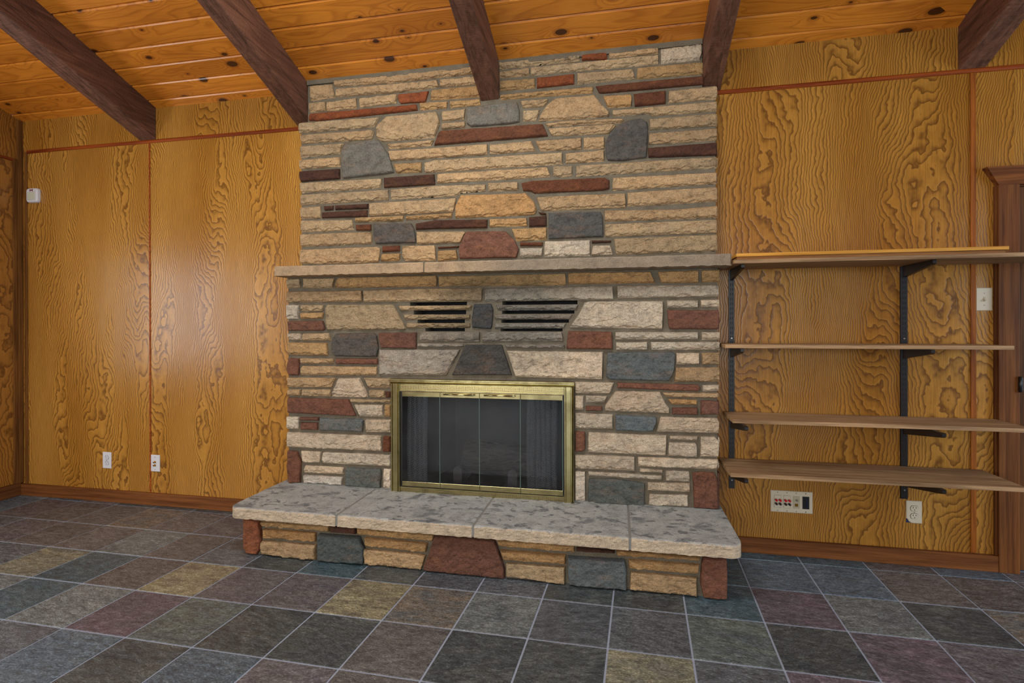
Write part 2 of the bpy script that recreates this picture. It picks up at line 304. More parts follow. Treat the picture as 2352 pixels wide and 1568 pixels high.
# ------------------------------------------------------------------ mesh helpers
class MB:
    """collects vertices and faces (world coordinates) and links them as ONE mesh object"""
    def __init__(s): s.v = []; s.f = []; s.mi = []; s.cols = []; s.pc = None; s.smooth = []
    def face(s, idx, mi=0, smooth=False): s.f.append(tuple(idx)); s.mi.append(mi); s.smooth.append(smooth)
    def quad(s, pts, mi=0):
        b = len(s.v); s.v += [tuple(p) for p in pts]; s.face(range(b, b + len(pts)), mi)
    def box(s, x0, x1, y0, y1, z0, z1, mi=0, bev=0.0):
        b = len(s.v)
        if bev <= 0:
            s.v += [(x, y, z) for z in (z0, z1) for y in (y0, y1) for x in (x0, x1)]
            for q in ((0, 2, 3, 1), (4, 5, 7, 6), (0, 1, 5, 4), (2, 6, 7, 3), (0, 4, 6, 2), (1, 3, 7, 5)): s.face([b + i for i in q], mi)
            return
        bm = bmesh.new(); bmesh.ops.create_cube(bm, size=1.0)
        for v in bm.verts: v.co = Vector(((x0 + x1) / 2 + v.co.x * (x1 - x0), (y0 + y1) / 2 + v.co.y * (y1 - y0), (z0 + z1) / 2 + v.co.z * (z1 - z0)))
        bmesh.ops.bevel(bm, geom=bm.edges[:], offset=bev, segments=2, affect='EDGES', profile=0.6)
        bm.verts.index_update(); s.v += [tuple(v.co) for v in bm.verts]
        for f in bm.faces: s.face([b + v.index for v in f.verts], mi)
        bm.free()
    def prism(s, prof, a0, a1, axis='x', mi=0, smooth=False):
        """closed profile (2-D, counter-clockwise) extruded along an axis; profile is in the two other axes in order"""
        b = len(s.v); n = len(prof)
        def P(a, p):
            return {'x': (a, p[0], p[1]), 'y': (p[0], a, p[1]), 'z': (p[0], p[1], a)}[axis]
        s.v += [P(a0, p) for p in prof] + [P(a1, p) for p in prof]
        for i in range(n): s.face((b + i, b + (i + 1) % n, b + n + (i + 1) % n, b + n + i), mi, smooth)
        s.face([b + n - 1 - i for i in range(n)], mi); s.face([b + n + i for i in range(n)], mi)
    def cyl(s, p0, p1, r0, r1=None, n=16, mi=0, cap=True):
        r1 = r0 if r1 is None else r1; p0 = Vector(p0); p1 = Vector(p1); d = (p1 - p0).normalized()
        a = d.orthogonal().normalized(); c = d.cross(a); b = len(s.v)
        for p, r in ((p0, r0), (p1, r1)):
            for i in range(n):
                w = 2 * math.pi * i / n; s.v.append(tuple(p + a * r * math.cos(w) + c * r * math.sin(w)))
        for i in range(n): s.face((b + i, b + (i + 1) % n, b + n + (i + 1) % n, b + n + i), mi, True)
        if cap: s.face([b + n - 1 - i for i in range(n)], mi); s.face([b + n + i for i in range(n)], mi)
    def build(s, name, mats, parent=None, pcol=None, cols=None):
        me = bpy.data.meshes.new(name); me.from_pydata(s.v, [], s.f)
        for m in (mats if isinstance(mats, (list, tuple)) else [mats]): me.materials.append(m)
        me.polygons.foreach_set('material_index', s.mi); me.polygons.foreach_set('use_smooth', s.smooth)
        for nm, arr in (cols or {}).items():      # arr: one rgb per face
            at = me.attributes.new(nm, 'FLOAT_COLOR', 'CORNER'); flat = []
            for f, c in zip(s.f, arr): flat += [c[0], c[1], c[2], 1.0] * len(f)
            at.data.foreach_set('color', flat)
        me.update()
        o = bpy.data.objects.new(name, me); COL.objects.link(o)
        if parent is not None:
            L = parent['_w']; me.transform(Matrix.Translation(-Vector(L))); o.parent = parent
            if parent.type == 'MESH': pass
            o['_w'] = L
        else: o['_w'] = (0, 0, 0)
        return o
def tag(o, label, cat, group=None):
    o['label'] = label; o['category'] = cat
    if group: o['group'] = group
    return o
def thing(name, label, cat, loc, group=None):
    o = bpy.data.objects.new(name, None); COL.objects.link(o); o.location = loc; o['_w'] = tuple(loc)
    o.empty_display_size = 0.1
    return tag(o, label, cat, group)
def struct(o): o['kind'] = 'structure'; return o
def single(mb, name, mats, loc, label, cat, group=None, **k):     # a thing that is one mesh, origin at loc
    o = mb.build(name, mats, None, **k); o.data.transform(Matrix.Translation(-Vector(loc))); o.location = loc; o['_w'] = tuple(loc)
    return tag(o, label, cat, group)

def cells(x0, x1, z0, z1, holes):
    xs = sorted({x0, x1, *[h[0] for h in holes], *[h[1] for h in holes]}); zs = sorted({z0, z1, *[h[2] for h in holes], *[h[3] for h in holes]})
    for a, b in zip(xs, xs[1:]):
        for c, d in zip(zs, zs[1:]):
            mx, mz = (a + b) / 2, (c + d) / 2
            if not any(h[0] < mx < h[1] and h[2] < mz < h[3] for h in holes): yield a, b, c, d
STONES_UPPER = """
t -1935,2713 -1783,2714 -1763,2628 -1934,2621
t -1772,2733 -1556,2730 -1092,2728 -868,2727 -862,2686 -1111,2685 -1376,2683 -1765,2694
t -728,2738 -265,2731 -265,2697 -727,2698
t -1760,2669 -1748,2680 -1106,2672 -1092,2630 -1328,2621 -1760,2630
t -1083,2673 -855,2673 -848,2622 -1086,2629
t -726,2686 -551,2687 -550,2644 -726,2647
t -541,2690 -341,2688 -105,2689 159,2686 161,2639 -341,2643 -543,2644
r -255,2732 -116,2732 -114,2692 -253,2699
t -93,2733 158,2727 161,2695 -105,2699 -105,2722
l 172,2719 382,2726 384,2676 374,2639 174,2637
t -1942,2609 -1829,2607 -1827,2550 -1939,2551
t -1819,2606 -1620,2612 -1619,2550 -1821,2546
t -1601,2609 -1352,2615 -1361,2558 -1601,2551
r -1341,2611 -1155,2613 -1175,2549 -1335,2553 -1351,2582
o -1139,2613 -1111,2618 -819,2614 -815,2550 -1112,2554 -1146,2556
o -724,2634 -519,2626 -517,2572 -724,2572
r -507,2627 -296,2629 -296,2572 -508,2569
t -278,2630 23,2624 37,2569 -279,2571
o 49,2628 389,2623 391,2561 45,2567
m -177,2549 389,2551 392,2505 -143,2506 -159,2510
r -1934,2542 -1233,2541 -1226,2504 -1883,2494 -1942,2500
o -1212,2548 -1041,2542 -1042,2502 -1212,2503
o -1025,2540 -842,2541 -837,2502 -1024,2501
o -722,2550 -191,2548 -193,2513 -721,2522
t -2010,2484 -1996,2492 -1468,2482 -1502,2426 -2012,2426
t -2007,2414 -1522,2410 -1502,2396 -1520,2352 -1992,2359
t -1429,2483 -1111,2486 -1093,2444 -1086,2413 -1121,2332 -1449,2333 -1490,2359 -1488,2427
t -1075,2487 -928,2489 -939,2428 -1072,2427
t -1075,2414 -930,2412 -933,2379 -1075,2379
g -912,2497 -838,2495 -820,2498 -623,2503 -608,2448 -608,2386 -660,2379 -896,2381 -921,2400 -919,2470
t -603,2504 -442,2501 -448,2485 -470,2462 -590,2463
t -588,2450 -489,2448 -511,2384 -588,2386
t -401,2504 -186,2504 -152,2455 -107,2406 -105,2376 -317,2377 -500,2379 -487,2416 -448,2472
o -138,2489 11,2488 19,2473 15,2420 -110,2424 -126,2461
m 29,2488 197,2491 197,2420 33,2418
t 214,2486 457,2489 466,2472 457,2422 210,2421
t -86,2408 459,2408 457,2358 130,2359 106,2373 -84,2375
t -461,2366 -342,2373 -37,2361 -21,2349 -41,2336 -342,2343 -449,2343
t -444,2335 -342,2335 -78,2332 -66,2322 -106,2281 -342,2287 -425,2291
k 3,2349 67,2352 98,2331 104,2294 98,2184 94,2135 -34,2125 -111,2132 -123,2162 -123,2204 -121,2245 -102,2281 -53,2327
t 112,2344 453,2348 457,2279 112,2285
t 112,2265 459,2265 460,2203 106,2204
d 104,2188 458,2191 456,2123 106,2134
m -1080,2371 -474,2364 -444,2292 -793,2290 -1112,2289 -1121,2285 -1093,2361
t -1425,2318 -1123,2319 -1144,2287 -1406,2285
t -1413,2274 -1112,2271 -798,2272 -797,2212 -1112,2213 -1398,2215
t -775,2269 -543,2274 -515,2214 -784,2211 -782,2271
t -517,2270 -257,2270 -257,2204 -487,2210 -513,2257
t -243,2269 -132,2269 -130,2200 -245,2203
t -2007,2346 -1711,2343 -1706,2338 -1734,2280 -1997,2274 -2007,2345
g -1701,2333 -1498,2346 -1468,2335 -1430,2278 -1410,2258 -1377,2143 -1435,2137 -1711,2126 -1719,2246 -1718,2292
t -2010,2261 -1731,2261 -1731,2201 -2005,2202
d -2010,2188 -1734,2188 -1732,2125 -1998,2122
o -1382,2195 -1201,2194 -1201,2134 -1363,2137
t -1184,2189 -1112,2200 -364,2194 -364,2128 -1113,2129 -1182,2129
t -345,2187 -134,2192 -132,2129 -345,2130
t -2005,2116 -1469,2112 -1454,2107 -1462,2062 -1484,2054 -1998,2052
d -1442,2115 -1121,2118 -1117,2056 -1442,2054
t -1104,2120 -449,2118 -430,2062 -1104,2062
t -415,2118 -309,2115 -309,2059 -364,2054 -415,2065
t -286,2116 453,2115 458,2055 -286,2054
t -2003,2041 -1413,2041 -1412,1980 -2003,1975
t -1397,2043 -1113,2049 -809,2041 -810,2000 -959,1995 -984,1983 -1113,1981 -1397,1980
t -794,2047 -619,2043 -618,1996 -794,1998
m -598,2036 -535,2045 -131,2040 -103,2024 -105,1975 -135,1968 -522,1972 -544,1986 -589,1990
t -84,2035 456,2033 458,1972 -87,1965
t -2003,1963 -1864,1964 -1862,1889 -2003,1891
d -1841,1964 -1777,1964 -1777,1936 -1838,1935
d -1765,1964 -1545,1964 -1545,1933 -1765,1936
d -1851,1926 -1550,1926 -1550,1885 -1854,1889
t -1535,1966 -990,1969 -988,1961 -1002,1889 -1523,1888 -1536,1889
o -961,1986 -574,1977 -527,1929 -509,1878 -522,1851 -794,1850 -993,1852 -993,1922
t -511,1950 -343,1950 -18,1947 -14,1867 -343,1870 -484,1870
t -6,1949 125,1952 456,1954 462,1876 -6,1873
o -1632,1882 -1315,1881 -1318,1850 -1632,1854
o -1303,1879 -1013,1886 -1015,1853 -1301,1854
t -2003,1881 -1650,1871 -1640,1807 -1998,1806
m -1627,1840 -1526,1839 -1526,1800 -1627,1804
k -1511,1840 -1268,1835 -1244,1791 -1237,1715 -1494,1717 -1509,1779
d -1239,1831 -1113,1846 -799,1837 -799,1787 -1113,1793 -1239,1793
o -785,1838 -568,1835 -564,1788 -785,1791
d -553,1839 -454,1843 -454,1782 -555,1784
d -501,1867 -458,1860 -454,1847 -488,1849
k -443,1858 -153,1853 -141,1827 -137,1711 -441,1709
t -129,1858 262,1846 460,1856 460,1791 -130,1796
t -128,1781 458,1781 458,1711 -128,1711
t -2004,1795 -1533,1793 -1521,1779 -1521,1720 -1999,1718
t -1232,1782 -943,1773 -932,1766 -962,1706 -1233,1708
p -925,1772 -692,1766 -636,1708 -614,1660 -627,1609 -966,1612 -971,1680
o -655,1777 -454,1778 -454,1706 -629,1703
t -2009,1699 -1495,1701 -1466,1691 -1474,1608 -1597,1602 -2003,1609
m -1453,1704 -1340,1703 -1340,1669 -1453,1666
o -1456,1657 -1340,1656 -1342,1611 -1462,1610
t -1323,1700 -1118,1698 -1111,1605 -1310,1608 -1325,1637
m -1101,1688 -970,1689 -975,1678 -1099,1675
o -1101,1664 -988,1667 -977,1608 -1102,1601
m -607,1698 -476,1694 -476,1672 -607,1675
l -605,1664 -476,1662 -482,1613 -607,1608
l -463,1697 -209,1697 -211,1607 -467,1611 -467,1664
d -200,1695 -95,1691 -97,1679 -200,1676
l -195,1665 -99,1664 -85,1610 -202,1611
t -79,1699 456,1703 465,1614 -67,1610
"""
STONES_LOWER = """
t -2048,1508 -1956,1511 -1957,1454 -2046,1453
t -1936,1511 -1724,1511 -1741,1448 -1934,1452
o -1704,1511 -1083,1511 -1077,1478 -1084,1446 -1724,1449
o -1068,1506 -340,1506 -336,1441 -1070,1446
o -325,1511 109,1507 136,1445 -325,1447
o 147,1506 353,1509 354,1441 166,1444
o 369,1509 458,1509 458,1443 371,1443
t -2049,1433 -1551,1432 -1554,1403 -1546,1363 -2044,1366
t -1537,1432 -1193,1437 -799,1435 -810,1422 -812,1357 -1194,1362 -1539,1361
l -788,1433 -86,1432 -82,1360 -360,1358 -797,1357 -797,1418
l -62,1433 452,1431 454,1369 -61,1366
l -2049,1353 -1965,1349 -1970,1263 -2044,1261
t -1952,1349 -1801,1348 -1804,1309 -1954,1310
o -1954,1301 -1801,1303 -1804,1266 -1955,1265
t -1774,1350 -1349,1345 -1270,1203 -1279,1198 -1774,1196 -1786,1253 -1786,1329
p -2036,1252 -1804,1253 -1789,1203 -1804,1192 -2042,1192
k -858,1344 -760,1346 -747,1312 -752,1240 -760,1200 -870,1209 -874,1257 -861,1313
l -214,1352 176,1349 172,1201 -320,1208 -262,1291 -238,1344
l 195,1353 352,1351 350,1310 197,1312
l 365,1353 457,1353 457,1315 367,1314
p 197,1302 454,1298 457,1271 446,1199 204,1199
l -2036,1176 -1965,1178 -1950,1167 -1950,1135 -2039,1135
t -1940,1176 -1769,1178 -1752,1133 -1940,1130
o -2039,1121 -1779,1120 -1772,1072 -1772,1043 -2039,1043
k -1720,1176 -1473,1181 -1454,1163 -1444,1097 -1454,1037 -1720,1039 -1747,1073 -1745,1131
p -1442,1181 -1205,1183 -1206,1087 -1425,1090
s -1187,1185 -828,1186 -826,1127 -1187,1128
s -813,1185 -361,1185 -351,1132 -813,1127
s -1201,1120 -923,1119 -921,1098 -1201,1096
s -685,1116 -347,1118 -343,1095 -670,1095
p -328,1191 -90,1187 -87,1091 -336,1091 -330,1144
l -73,1185 350,1185 352,1146 -71,1143
l 369,1185 459,1185 457,1145 371,1143
p -2027,1027 -1963,1023 -1966,919 -2032,918 -2047,955 -2045,979
t -1955,1025 -1735,1025 -1735,994 -1953,991
p -1723,1025 -1449,1028 -1449,993 -1720,992
t -1950,978 -1454,980 -1454,928 -1956,920
s -1440,1081 -941,1085 -1026,936 -1440,928
k -912,1113 -698,1114 -641,943 -992,937
l -672,1080 -138,1078 -143,928 -361,931 -619,933
b -114,1076 223,1081 238,1067 226,968 203,926 -99,927 -123,946
l -69,1129 95,1132 95,1090 -67,1087
l 112,1132 457,1133 459,1092 116,1088
l 243,1075 358,1076 357,1016 241,1014
t 370,1076 457,1079 457,1017 372,1014
t 240,998 455,1003 459,927 230,921
t -2045,907 -1721,908 -1750,849 -2040,845
l -1706,906 -1565,911 -1517,820 -1514,796 -1748,792 -1743,829 -1716,874
t -1538,913 -1369,912 -1367,855 -1502,852
t -2045,833 -1956,835 -1956,794 -2040,792
t -1946,835 -1753,840 -1756,795 -1946,792
t -1500,841 -1402,841 -1402,797 -1502,796
m -1398,834 -1367,835 -1367,800 -1398,797
p -2043,783 -1638,784 -1589,687 -1609,682 -2046,689
t -1628,784 -1367,789 -1367,767 -1616,762
l -1604,754 -1417,757 -1415,686 -1565,681
o -1403,757 -1367,758 -1367,683 -1405,684
l -2051,666 -1967,666 -1969,591 -2051,590
p -1961,666 -1833,670 -1833,648 -1961,646
p -1956,634 -1841,636 -1841,591 -1957,589
b -1823,666 -1556,668 -1541,660 -1546,591 -1590,591 -1823,591
l -1527,665 -1367,670 -1368,593 -1522,589
l -2049,571 -1427,573 -1422,481 -2046,477
m -1412,572 -1368,571 -1368,479 -1417,479
p -2044,459 -1977,458 -1952,399 -1958,267 -2029,258 -2048,368
l -1954,461 -1821,461 -1824,393 -1937,389
l -1806,459 -1368,464 -1368,394 -1814,391
l -1927,374 -1673,373 -1673,331 -1942,327
w -1935,314 -1678,315 -1683,265 -1937,264
c -1653,374 -1432,379 -1427,364 -1432,267 -1466,260 -1659,267
w -1415,378 -1368,380 -1368,262 -1413,261
l -288,913 -79,913 -103,852 -290,849
p -63,913 350,911 363,896 353,874 -63,883
l 372,908 451,912 453,879 374,875
l -290,839 -243,838 -243,761 -290,758
l -231,839 -115,839 -131,805 -231,802
p -231,784 -143,784 -143,758 -231,755
l -71,867 158,870 188,809 207,782 205,755 -129,758 -127,789 -103,826
t 169,866 449,869 447,842 188,841
o 198,831 346,831 346,804 218,802
p 220,787 348,792 346,751 220,751
p 363,828 413,831 449,824 451,758 363,752
l -290,745 -87,741 -86,663 -288,659
b -72,740 138,737 142,709 119,657 88,654 -72,655
l 161,737 445,739 456,720 451,660 142,656
p -289,645 -235,643 -234,550 -248,533 -289,533
l -217,640 192,640 189,531 -220,530
l 209,638 348,640 346,618 209,617
l 203,603 338,606 346,583 345,531 199,531
l 364,639 434,640 454,619 451,536 362,535
l -290,516 26,519 28,441 -291,439
l 45,518 447,524 443,471 47,468
w -289,425 -236,426 -234,261 -256,253 -290,257
l -218,427 168,427 168,402 -218,402
l 53,459 172,455 170,439 55,439
l 187,456 304,456 310,433 310,400 187,399
p 319,449 371,458 434,456 449,398 448,301 445,266 330,266 327,372
c -216,388 -80,396 80,381 80,253 37,254 -222,259
l 95,386 310,394 310,345 95,342
l 105,323 300,331 300,268 99,263
"""
STONES_VENT = """
t -1321,1338 -870,1338 -878,1311 -1302,1310
t -1289,1287 -883,1285 -883,1258 -1275,1257
t -1265,1237 -883,1236 -883,1209 -1268,1207
s -734,1337 -269,1334 -285,1304 -721,1306
s -739,1283 -300,1281 -318,1255 -739,1255
s -741,1232 -335,1232 -351,1206 -741,1204
"""
STONES_BASE = """
a -2030,191 -1939,184 -1927,120 -1929,32 -1955,-4 -2010,-2 -2033,36
o -1924,183 -1525,190 -1527,153 -1921,152
d -1515,195 -1375,193 -1375,154 -1515,156
o -1914,141 -1606,143 -1606,93 -1909,91
t -1919,77 -1604,80 -1606,-2 -1924,3
c -1587,140 -1357,143 -1329,82 -1334,7 -1483,-2 -1592,-1
o -1368,189 -954,188 -961,149 -1366,151
o -1329,141 -1036,139 -991,136 -1000,88 -1329,94
t -1334,81 -1059,81 -1000,75 -1024,-2 -1325,1
p -952,182 -647,184 -614,98 -596,40 -596,-4 -1011,2 -1009,31 -974,104
o -639,185 -260,189 -260,154 -624,150
o -620,136 -303,139 -303,94 -602,87
t -590,76 -305,82 -307,-8 -590,8
d -252,186 -75,180 -75,164 -253,161
b -294,134 -30,141 -21,92 -23,2 -286,-6
o -69,182 301,181 301,163 -64,154
o -13,143 298,146 294,101 -11,99
t -4,86 287,87 287,1 -8,2
p 308,182 412,183 417,95 413,6 396,-14 315,-4 301,66
"""
random.seed(7)
SL = 0.37                       # slope of the ceiling
ZC = 2.716                      # ceiling height at the fireplace wall
def zceil(y): return ZC - SL * y
XL, XR, YF, YRIDGE = -4.325, 4.05, -7.1, -3.55

# ------------------------------------------------------------------ floor
PAL = {'S': ((96, 98, 100), (76, 78, 82)), 'B': ((78, 92, 104), (92, 102, 108)), 'K': ((58, 64, 68), (84, 86, 82)), 'G': ((98, 104, 96), (80, 86, 88)),
       'O': ((138, 128, 102), (96, 96, 88)), 'R': ((128, 110, 92), (92, 94, 94)), 'P': ((112, 94, 102), (84, 80, 84)), 'W': ((106, 98, 94), (86, 82, 80)),
       'L': ((120, 122, 118), (94, 98, 98)), 'V': ((88, 82, 88), (104, 98, 96)), 'T': ((64, 84, 92), (80, 94, 98)), 'Y': ((150, 138, 106), (112, 100, 84))}
TILES = {0: {-6: 'W', -5: 'W', -4: 'R', -3: 'W', -2: 'V', -1: 'V', 7: 'T', 8: 'B', 9: 'B', 10: 'W', 11: 'W', 12: 'W'},
         1: {-6: 'V', -5: 'W', -4: 'W', -3: 'L', -2: 'W', -1: 'S', 0: 'K', 1: 'T', 2: 'K', 3: 'S', 4: 'S', 5: 'K', 6: 'K', 7: 'T', 8: 'P', 9: 'L', 10: 'K', 11: 'R', 12: 'W'},
         2: {-6: 'S', -5: 'S', -4: 'O', -3: 'T', -2: 'W', -1: 'Y', 0: 'V', 1: 'V', 2: 'Y', 3: 'R', 4: 'L', 5: 'S', 6: 'S', 7: 'G', 8: 'K', 9: 'P', 10: 'V', 11: 'V'},
         3: {-5: 'L', -4: 'L', -3: 'T', -2: 'L', -1: 'P', 0: 'G', 1: 'K', 2: 'K', 3: 'W', 4: 'K', 5: 'K', 6: 'O', 7: 'S', 8: 'P', 9: 'V'},
         4: {-4: 'S', -3: 'S', -2: 'S', -1: 'B', 0: 'K', 1: 'B', 2: 'V', 3: 'W', 4: 'S', 5: 'K', 6: 'B'}}
ROWY = {-1: (0.235, -0.003), 0: (-0.073, -0.0037), 1: (-0.391, -0.0032), 2: (-0.700, -0.0019), 3: (-1.0015, -0.0025), 4: (-1.315, -0.0025)}
def corner(i, j):
    x = -1.931 + 0.3076 * i - 0.0135 * (j - 2)
    y0, k = ROWY.get(j, (-1.315 - 0.308 * (j - 4), -0.0023))
    return x, y0 + k * i
def clip(poly, x0, x1, y0, y1):
    for ax, lim, sg in ((0, x0, 1), (0, x1, -1), (1, y0, 1), (1, y1, -1)):
        out = []
        for k in range(len(poly)):
            a, b = poly[k - 1], poly[k]; da, db = (a[ax] - lim) * sg, (b[ax] - lim) * sg
            if (da >= 0) != (db >= 0):
                t = da / (da - db); out.append((a[0] + t * (b[0] - a[0]), a[1] + t * (b[1] - a[1])))
            if db >= 0: out.append(b)
        poly = out
        if not poly: return poly
    return poly
fl = MB(); ta = []; tb = []; pc = []
fl.box(XL - 0.1, XR + 0.1, YF, 0.05, -0.06, -0.0022, 1); ta += [(0, 0, 0)] * 6; tb += [(0, 0, 0)] * 6; pc += [(0, 0, 0)] * 6
for j in range(-1, 22):
    for i in range(-9, 21):
        c = [corner(i, j), corner(i, j + 1), corner(i + 1, j + 1), corner(i + 1, j)]; g = 0.0033
        q = [(c[0][0] + g, c[0][1] - g), (c[1][0] + g, c[1][1] + g), (c[2][0] - g, c[2][1] + g), (c[3][0] - g, c[3][1] - g)]
        q = clip(q, XL, XR, YF + 0.02, 0.0)
        if len(q) < 3: continue
        k = TILES.get(j, {}).get(i) or random.choice('SBKGWLVTSKR')
        A, B = [(c_[0] * .97, c_[1] * 1.01, c_[2] * 1.015) for c_ in PAL[k]]; jit = random.uniform(0.9, 1.1); cx = sum(p[0] for p in q) / len(q); cy = sum(p[1] for p in q) / len(q)
        hz = random.uniform(-0.0004, 0.0004)
        top = [(cx + (p[0] - cx) * 0.988, cy + (p[1] - cy) * 0.988, hz) for p in q]; bot = [(p[0], p[1], -0.0025) for p in q]
        b = len(fl.v); n = len(q); fl.v += bot + top; faces = [[b + n + m for m in range(n)]] + [[b + m, b + (m + 1) % n, b + n + (m + 1) % n, b + n + m] for m in range(n)]
        sd = (random.random(), random.random(), 0)
        for f in faces:
            fl.face(f, 0); ta.append(tuple(x * jit for x in sc(*A))); tb.append(tuple(x * jit for x in sc(*B))); pc.append(sd)
struct(fl.build('floor', [M_SLATE, M_GROUT], cols={'ta': ta, 'tb': tb, 'pcol': pc}))

# ------------------------------------------------------------------ fireplace wall: panels are faces with their own seed, a hole for the firebox
FB = (-1.29, -0.35, 0.255, 0.84)          # firebox opening x0 x1 z0 z1
wl = MB(); pc = []
def wallrect(x0, x1, z0, z1, seed, tone, holes=()):
    for a, b, c, d in cells(x0, x1, z0, z1, holes):
        wl.quad([(a, 0, c), (b, 0, c), (b, 0, d), (a, 0, d)]); pc.append((seed, tone, 0))
wallrect(XL, -3.208, 0, 2.49, .11, .55); wallrect(-3.208, -1.2, 0, 2.49, .27, .62, [FB[:1] + (-1.2,) + FB[2:]])
wallrect(-1.2, 0.1, 0, 2.49, .35, .5, [(-1.2, FB[1], FB[2], FB[3])]); wallrect(0.1, 1.681, 0, 2.49, .44, .25); wallrect(1.681, 1.86, 0, 2.49, .71, .35)
wallrect(1.86, 2.74, 2.0, 2.49, .52, .35); wallrect(2.74, XR, 0, 2.49, .8, .35)
wallrect(XL, -2.0, 2.49, ZC + 0.002, .93, .62); wallrect(-2.0, 0.45, 2.49, ZC + 0.002, .6, .5); wallrect(0.45, XR, 2.49, ZC + 0.002, .15, .42)
for (a, b, c, d) in ((XL - .1, FB[0] - .02, 0, ZC), (FB[1] + .02, 1.86, 0, ZC), (2.74, XR + .1, 0, ZC), (FB[0] - .02, FB[1] + .02, FB[3] + .02, ZC), (1.86, 2.74, 2.0, ZC)):
    wl.box(a, b, 0.02, 0.12, c, d); pc += [(0, 0.3, 0)] * 6
struct(wl.build('wall_back', M_VENEER, cols={'pcol': pc}))
# left wall
lw = MB(); pc = []
WH = (-2.5, -1.0, 0.85, 1.85)
def sidew(y0, y1, z0, z1, seed, tone):
    for a, b_, c, d in cells(y0, y1, z0, z1, [(max(y0, WH[0]), min(y1, WH[1]), WH[2], WH[3])] if y0 < WH[1] and y1 > WH[0] else []):
        lw.quad([(XL, a, c), (XL, b_, c), (XL, b_, d), (XL, a, d)]); pc.append((seed, tone, 0))
sidew(-1.25, -0.0, 0, 2.425, .33, .4); sidew(-2.47, -1.25, 0, 2.425, .52, .4); sidew(-3.7, -2.47, 0, 2.425, .61, .4); sidew(-4.9, -3.7, 0, 2.425, .18, .4); sidew(YF, -4.9, 0, 2.425, .81, .4)
lw.quad([(XL, YF, 2.425), (XL, 0, 2.425), (XL, 0, zceil(0)), (XL, YRIDGE, zceil(YRIDGE)), (XL, YF, zceil(0))]); pc.append((.07, .4, 0))
for a, b_, c, d in cells(YF, 0.1, 0, 2.7, [WH]): lw.box(XL - 0.1, XL - 0.01, a, b_, c, d); pc += [(0, .3, 0)] * 6
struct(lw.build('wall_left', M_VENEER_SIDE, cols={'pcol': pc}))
# right wall with the side window opening, front wall with two window openings (behind the camera)
rw = MB(); pc = []
for a, b, c, d in cells(YF, 0, 0, 2.7, [(-2.4, -0.8, 0.55, 2.25)]): rw.box(XR, XR + 0.1, a, b, c, d); pc += [(.4, .5, 0)] * 6
rw.prism([(YF, 2.7), (0, 2.7), (0, zceil(0)), (YRIDGE, zceil(YRIDGE)), (YF, zceil(0))], XR, XR + 0.1, 'x'); pc += [(.4, .5, 0)] * 7
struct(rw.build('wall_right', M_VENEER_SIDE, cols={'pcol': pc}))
fw = MB(); pc = []
for a, b, c, d in cells(XL, XR, 0, 2.72, [(-3.7, -1.5, 0.6, 2.3), (-1.0, 1.4, 0.6, 2.3)]): fw.box(a, b, YF - 0.1, YF, c, d); pc += [(.7, .5, 0)] * 6
struct(fw.build('wall_front', M_VENEER, cols={'pcol': pc}))

# ------------------------------------------------------------------ ceiling: V-grooved planks running along x, both slopes
ce = MB(); pc = []
edges = [0.02, -0.058]
while edges[-1] > YRIDGE: edges.append(edges[-1] - 0.1215)
edges[-1] = YRIDGE
for k in range(len(edges) - 1):
    y0, y1 = edges[k], edges[k + 1]; g = 0.006; r = 0.010
    breaks = [XL - .05, XR + .05] if k < 2 else [XL - .05, random.uniform(-3.9, 3.8), XR + .05]
    bl = [(-3.22, .4), (-2.01, .45), (-0.78, .4), (0.44, .5), (1.68, .3)]
    xs = [XL - .05] + [b[0] for b in bl if random.random() < 0.55] + [XR + .05]
    for a, b in zip(xs, xs[1:]):
        sd = (random.random(), random.random(), 0)
        P = lambda y, dz: (y, zceil(y) + dz)
        prof = [P(y0, r), P(y0 - g * 0.6, r), P(y0 - g * 1.7, 0), P(y1 + g, 0), P(y1 + g * 0.3, r * 0.45), P(y1, r)]
        pts = prof + [(y1, zceil(y1) + 0.03), (y0, zceil(y0) + 0.03)]
        n0 = len(ce.f); ce.prism(pts, a, b, 'x'); pc += [sd] * (len(ce.f) - n0)
n0 = len(ce.f); ce.prism([(YRIDGE, zceil(YRIDGE)), (YRIDGE, zceil(YRIDGE) + .03), (YF - .1, zceil(0) + .03), (YF - .1, zceil(0))], XL - .05, XR + .05, 'x'); pc += [(.3, .5, 0)] * (len(ce.f) - n0)
struct(ce.build('ceiling', M_PINE, cols={'pcol': pc}))

# ------------------------------------------------------------------ exposed beams
def beam(x0, x1, ystart, label, seed):
    mb = MB(); n = 60; H = 0.217; r = 0.006
    prof = [(x0, 0.03), (x0, -H + r), (x0 + r, -H), (x1 - r, -H), (x1, -H + r), (x1, 0.03)]
    ys = [ystart + (YRIDGE + 0.02 - ystart) * k / n for k in range(n + 1)]; m = len(prof)
    for y in ys:
        for q, p in enumerate(prof):
            w = noise.noise((p[0] * 9 + seed, y * 3, p[1] * 9)) * 0.004 if 0 < q < 5 else 0
            mb.v.append((p[0] + w, y, zceil(y) + p[1] + w * (1 if 1 <= q <= 4 else 0)))
    for k in range(n):
        for q in range(m): mb.face((k * m + q, k * m + (q + 1) % m, (k + 1) * m + (q + 1) % m, (k + 1) * m + q))
    mb.face(list(range(m))[::-1]); mb.face([n * m + q for q in range(m)])
    return single(mb, 'ceiling_beam', M_BEAM, (x0, ystart, zceil(ystart)), label, 'beam', 'sloping ceiling beams')
beam(-3.285, -3.157, 0.0, 'dark brown ceiling beam nearest the left corner, above the blank panelled wall', 1)
beam(-2.072, -1.957, 0.0, 'dark brown ceiling beam running down to the left top corner of the stone chimney', 2)
beam(-0.838, -0.728, -0.072, 'dark brown ceiling beam ending against the middle of the stone chimney face', 3)
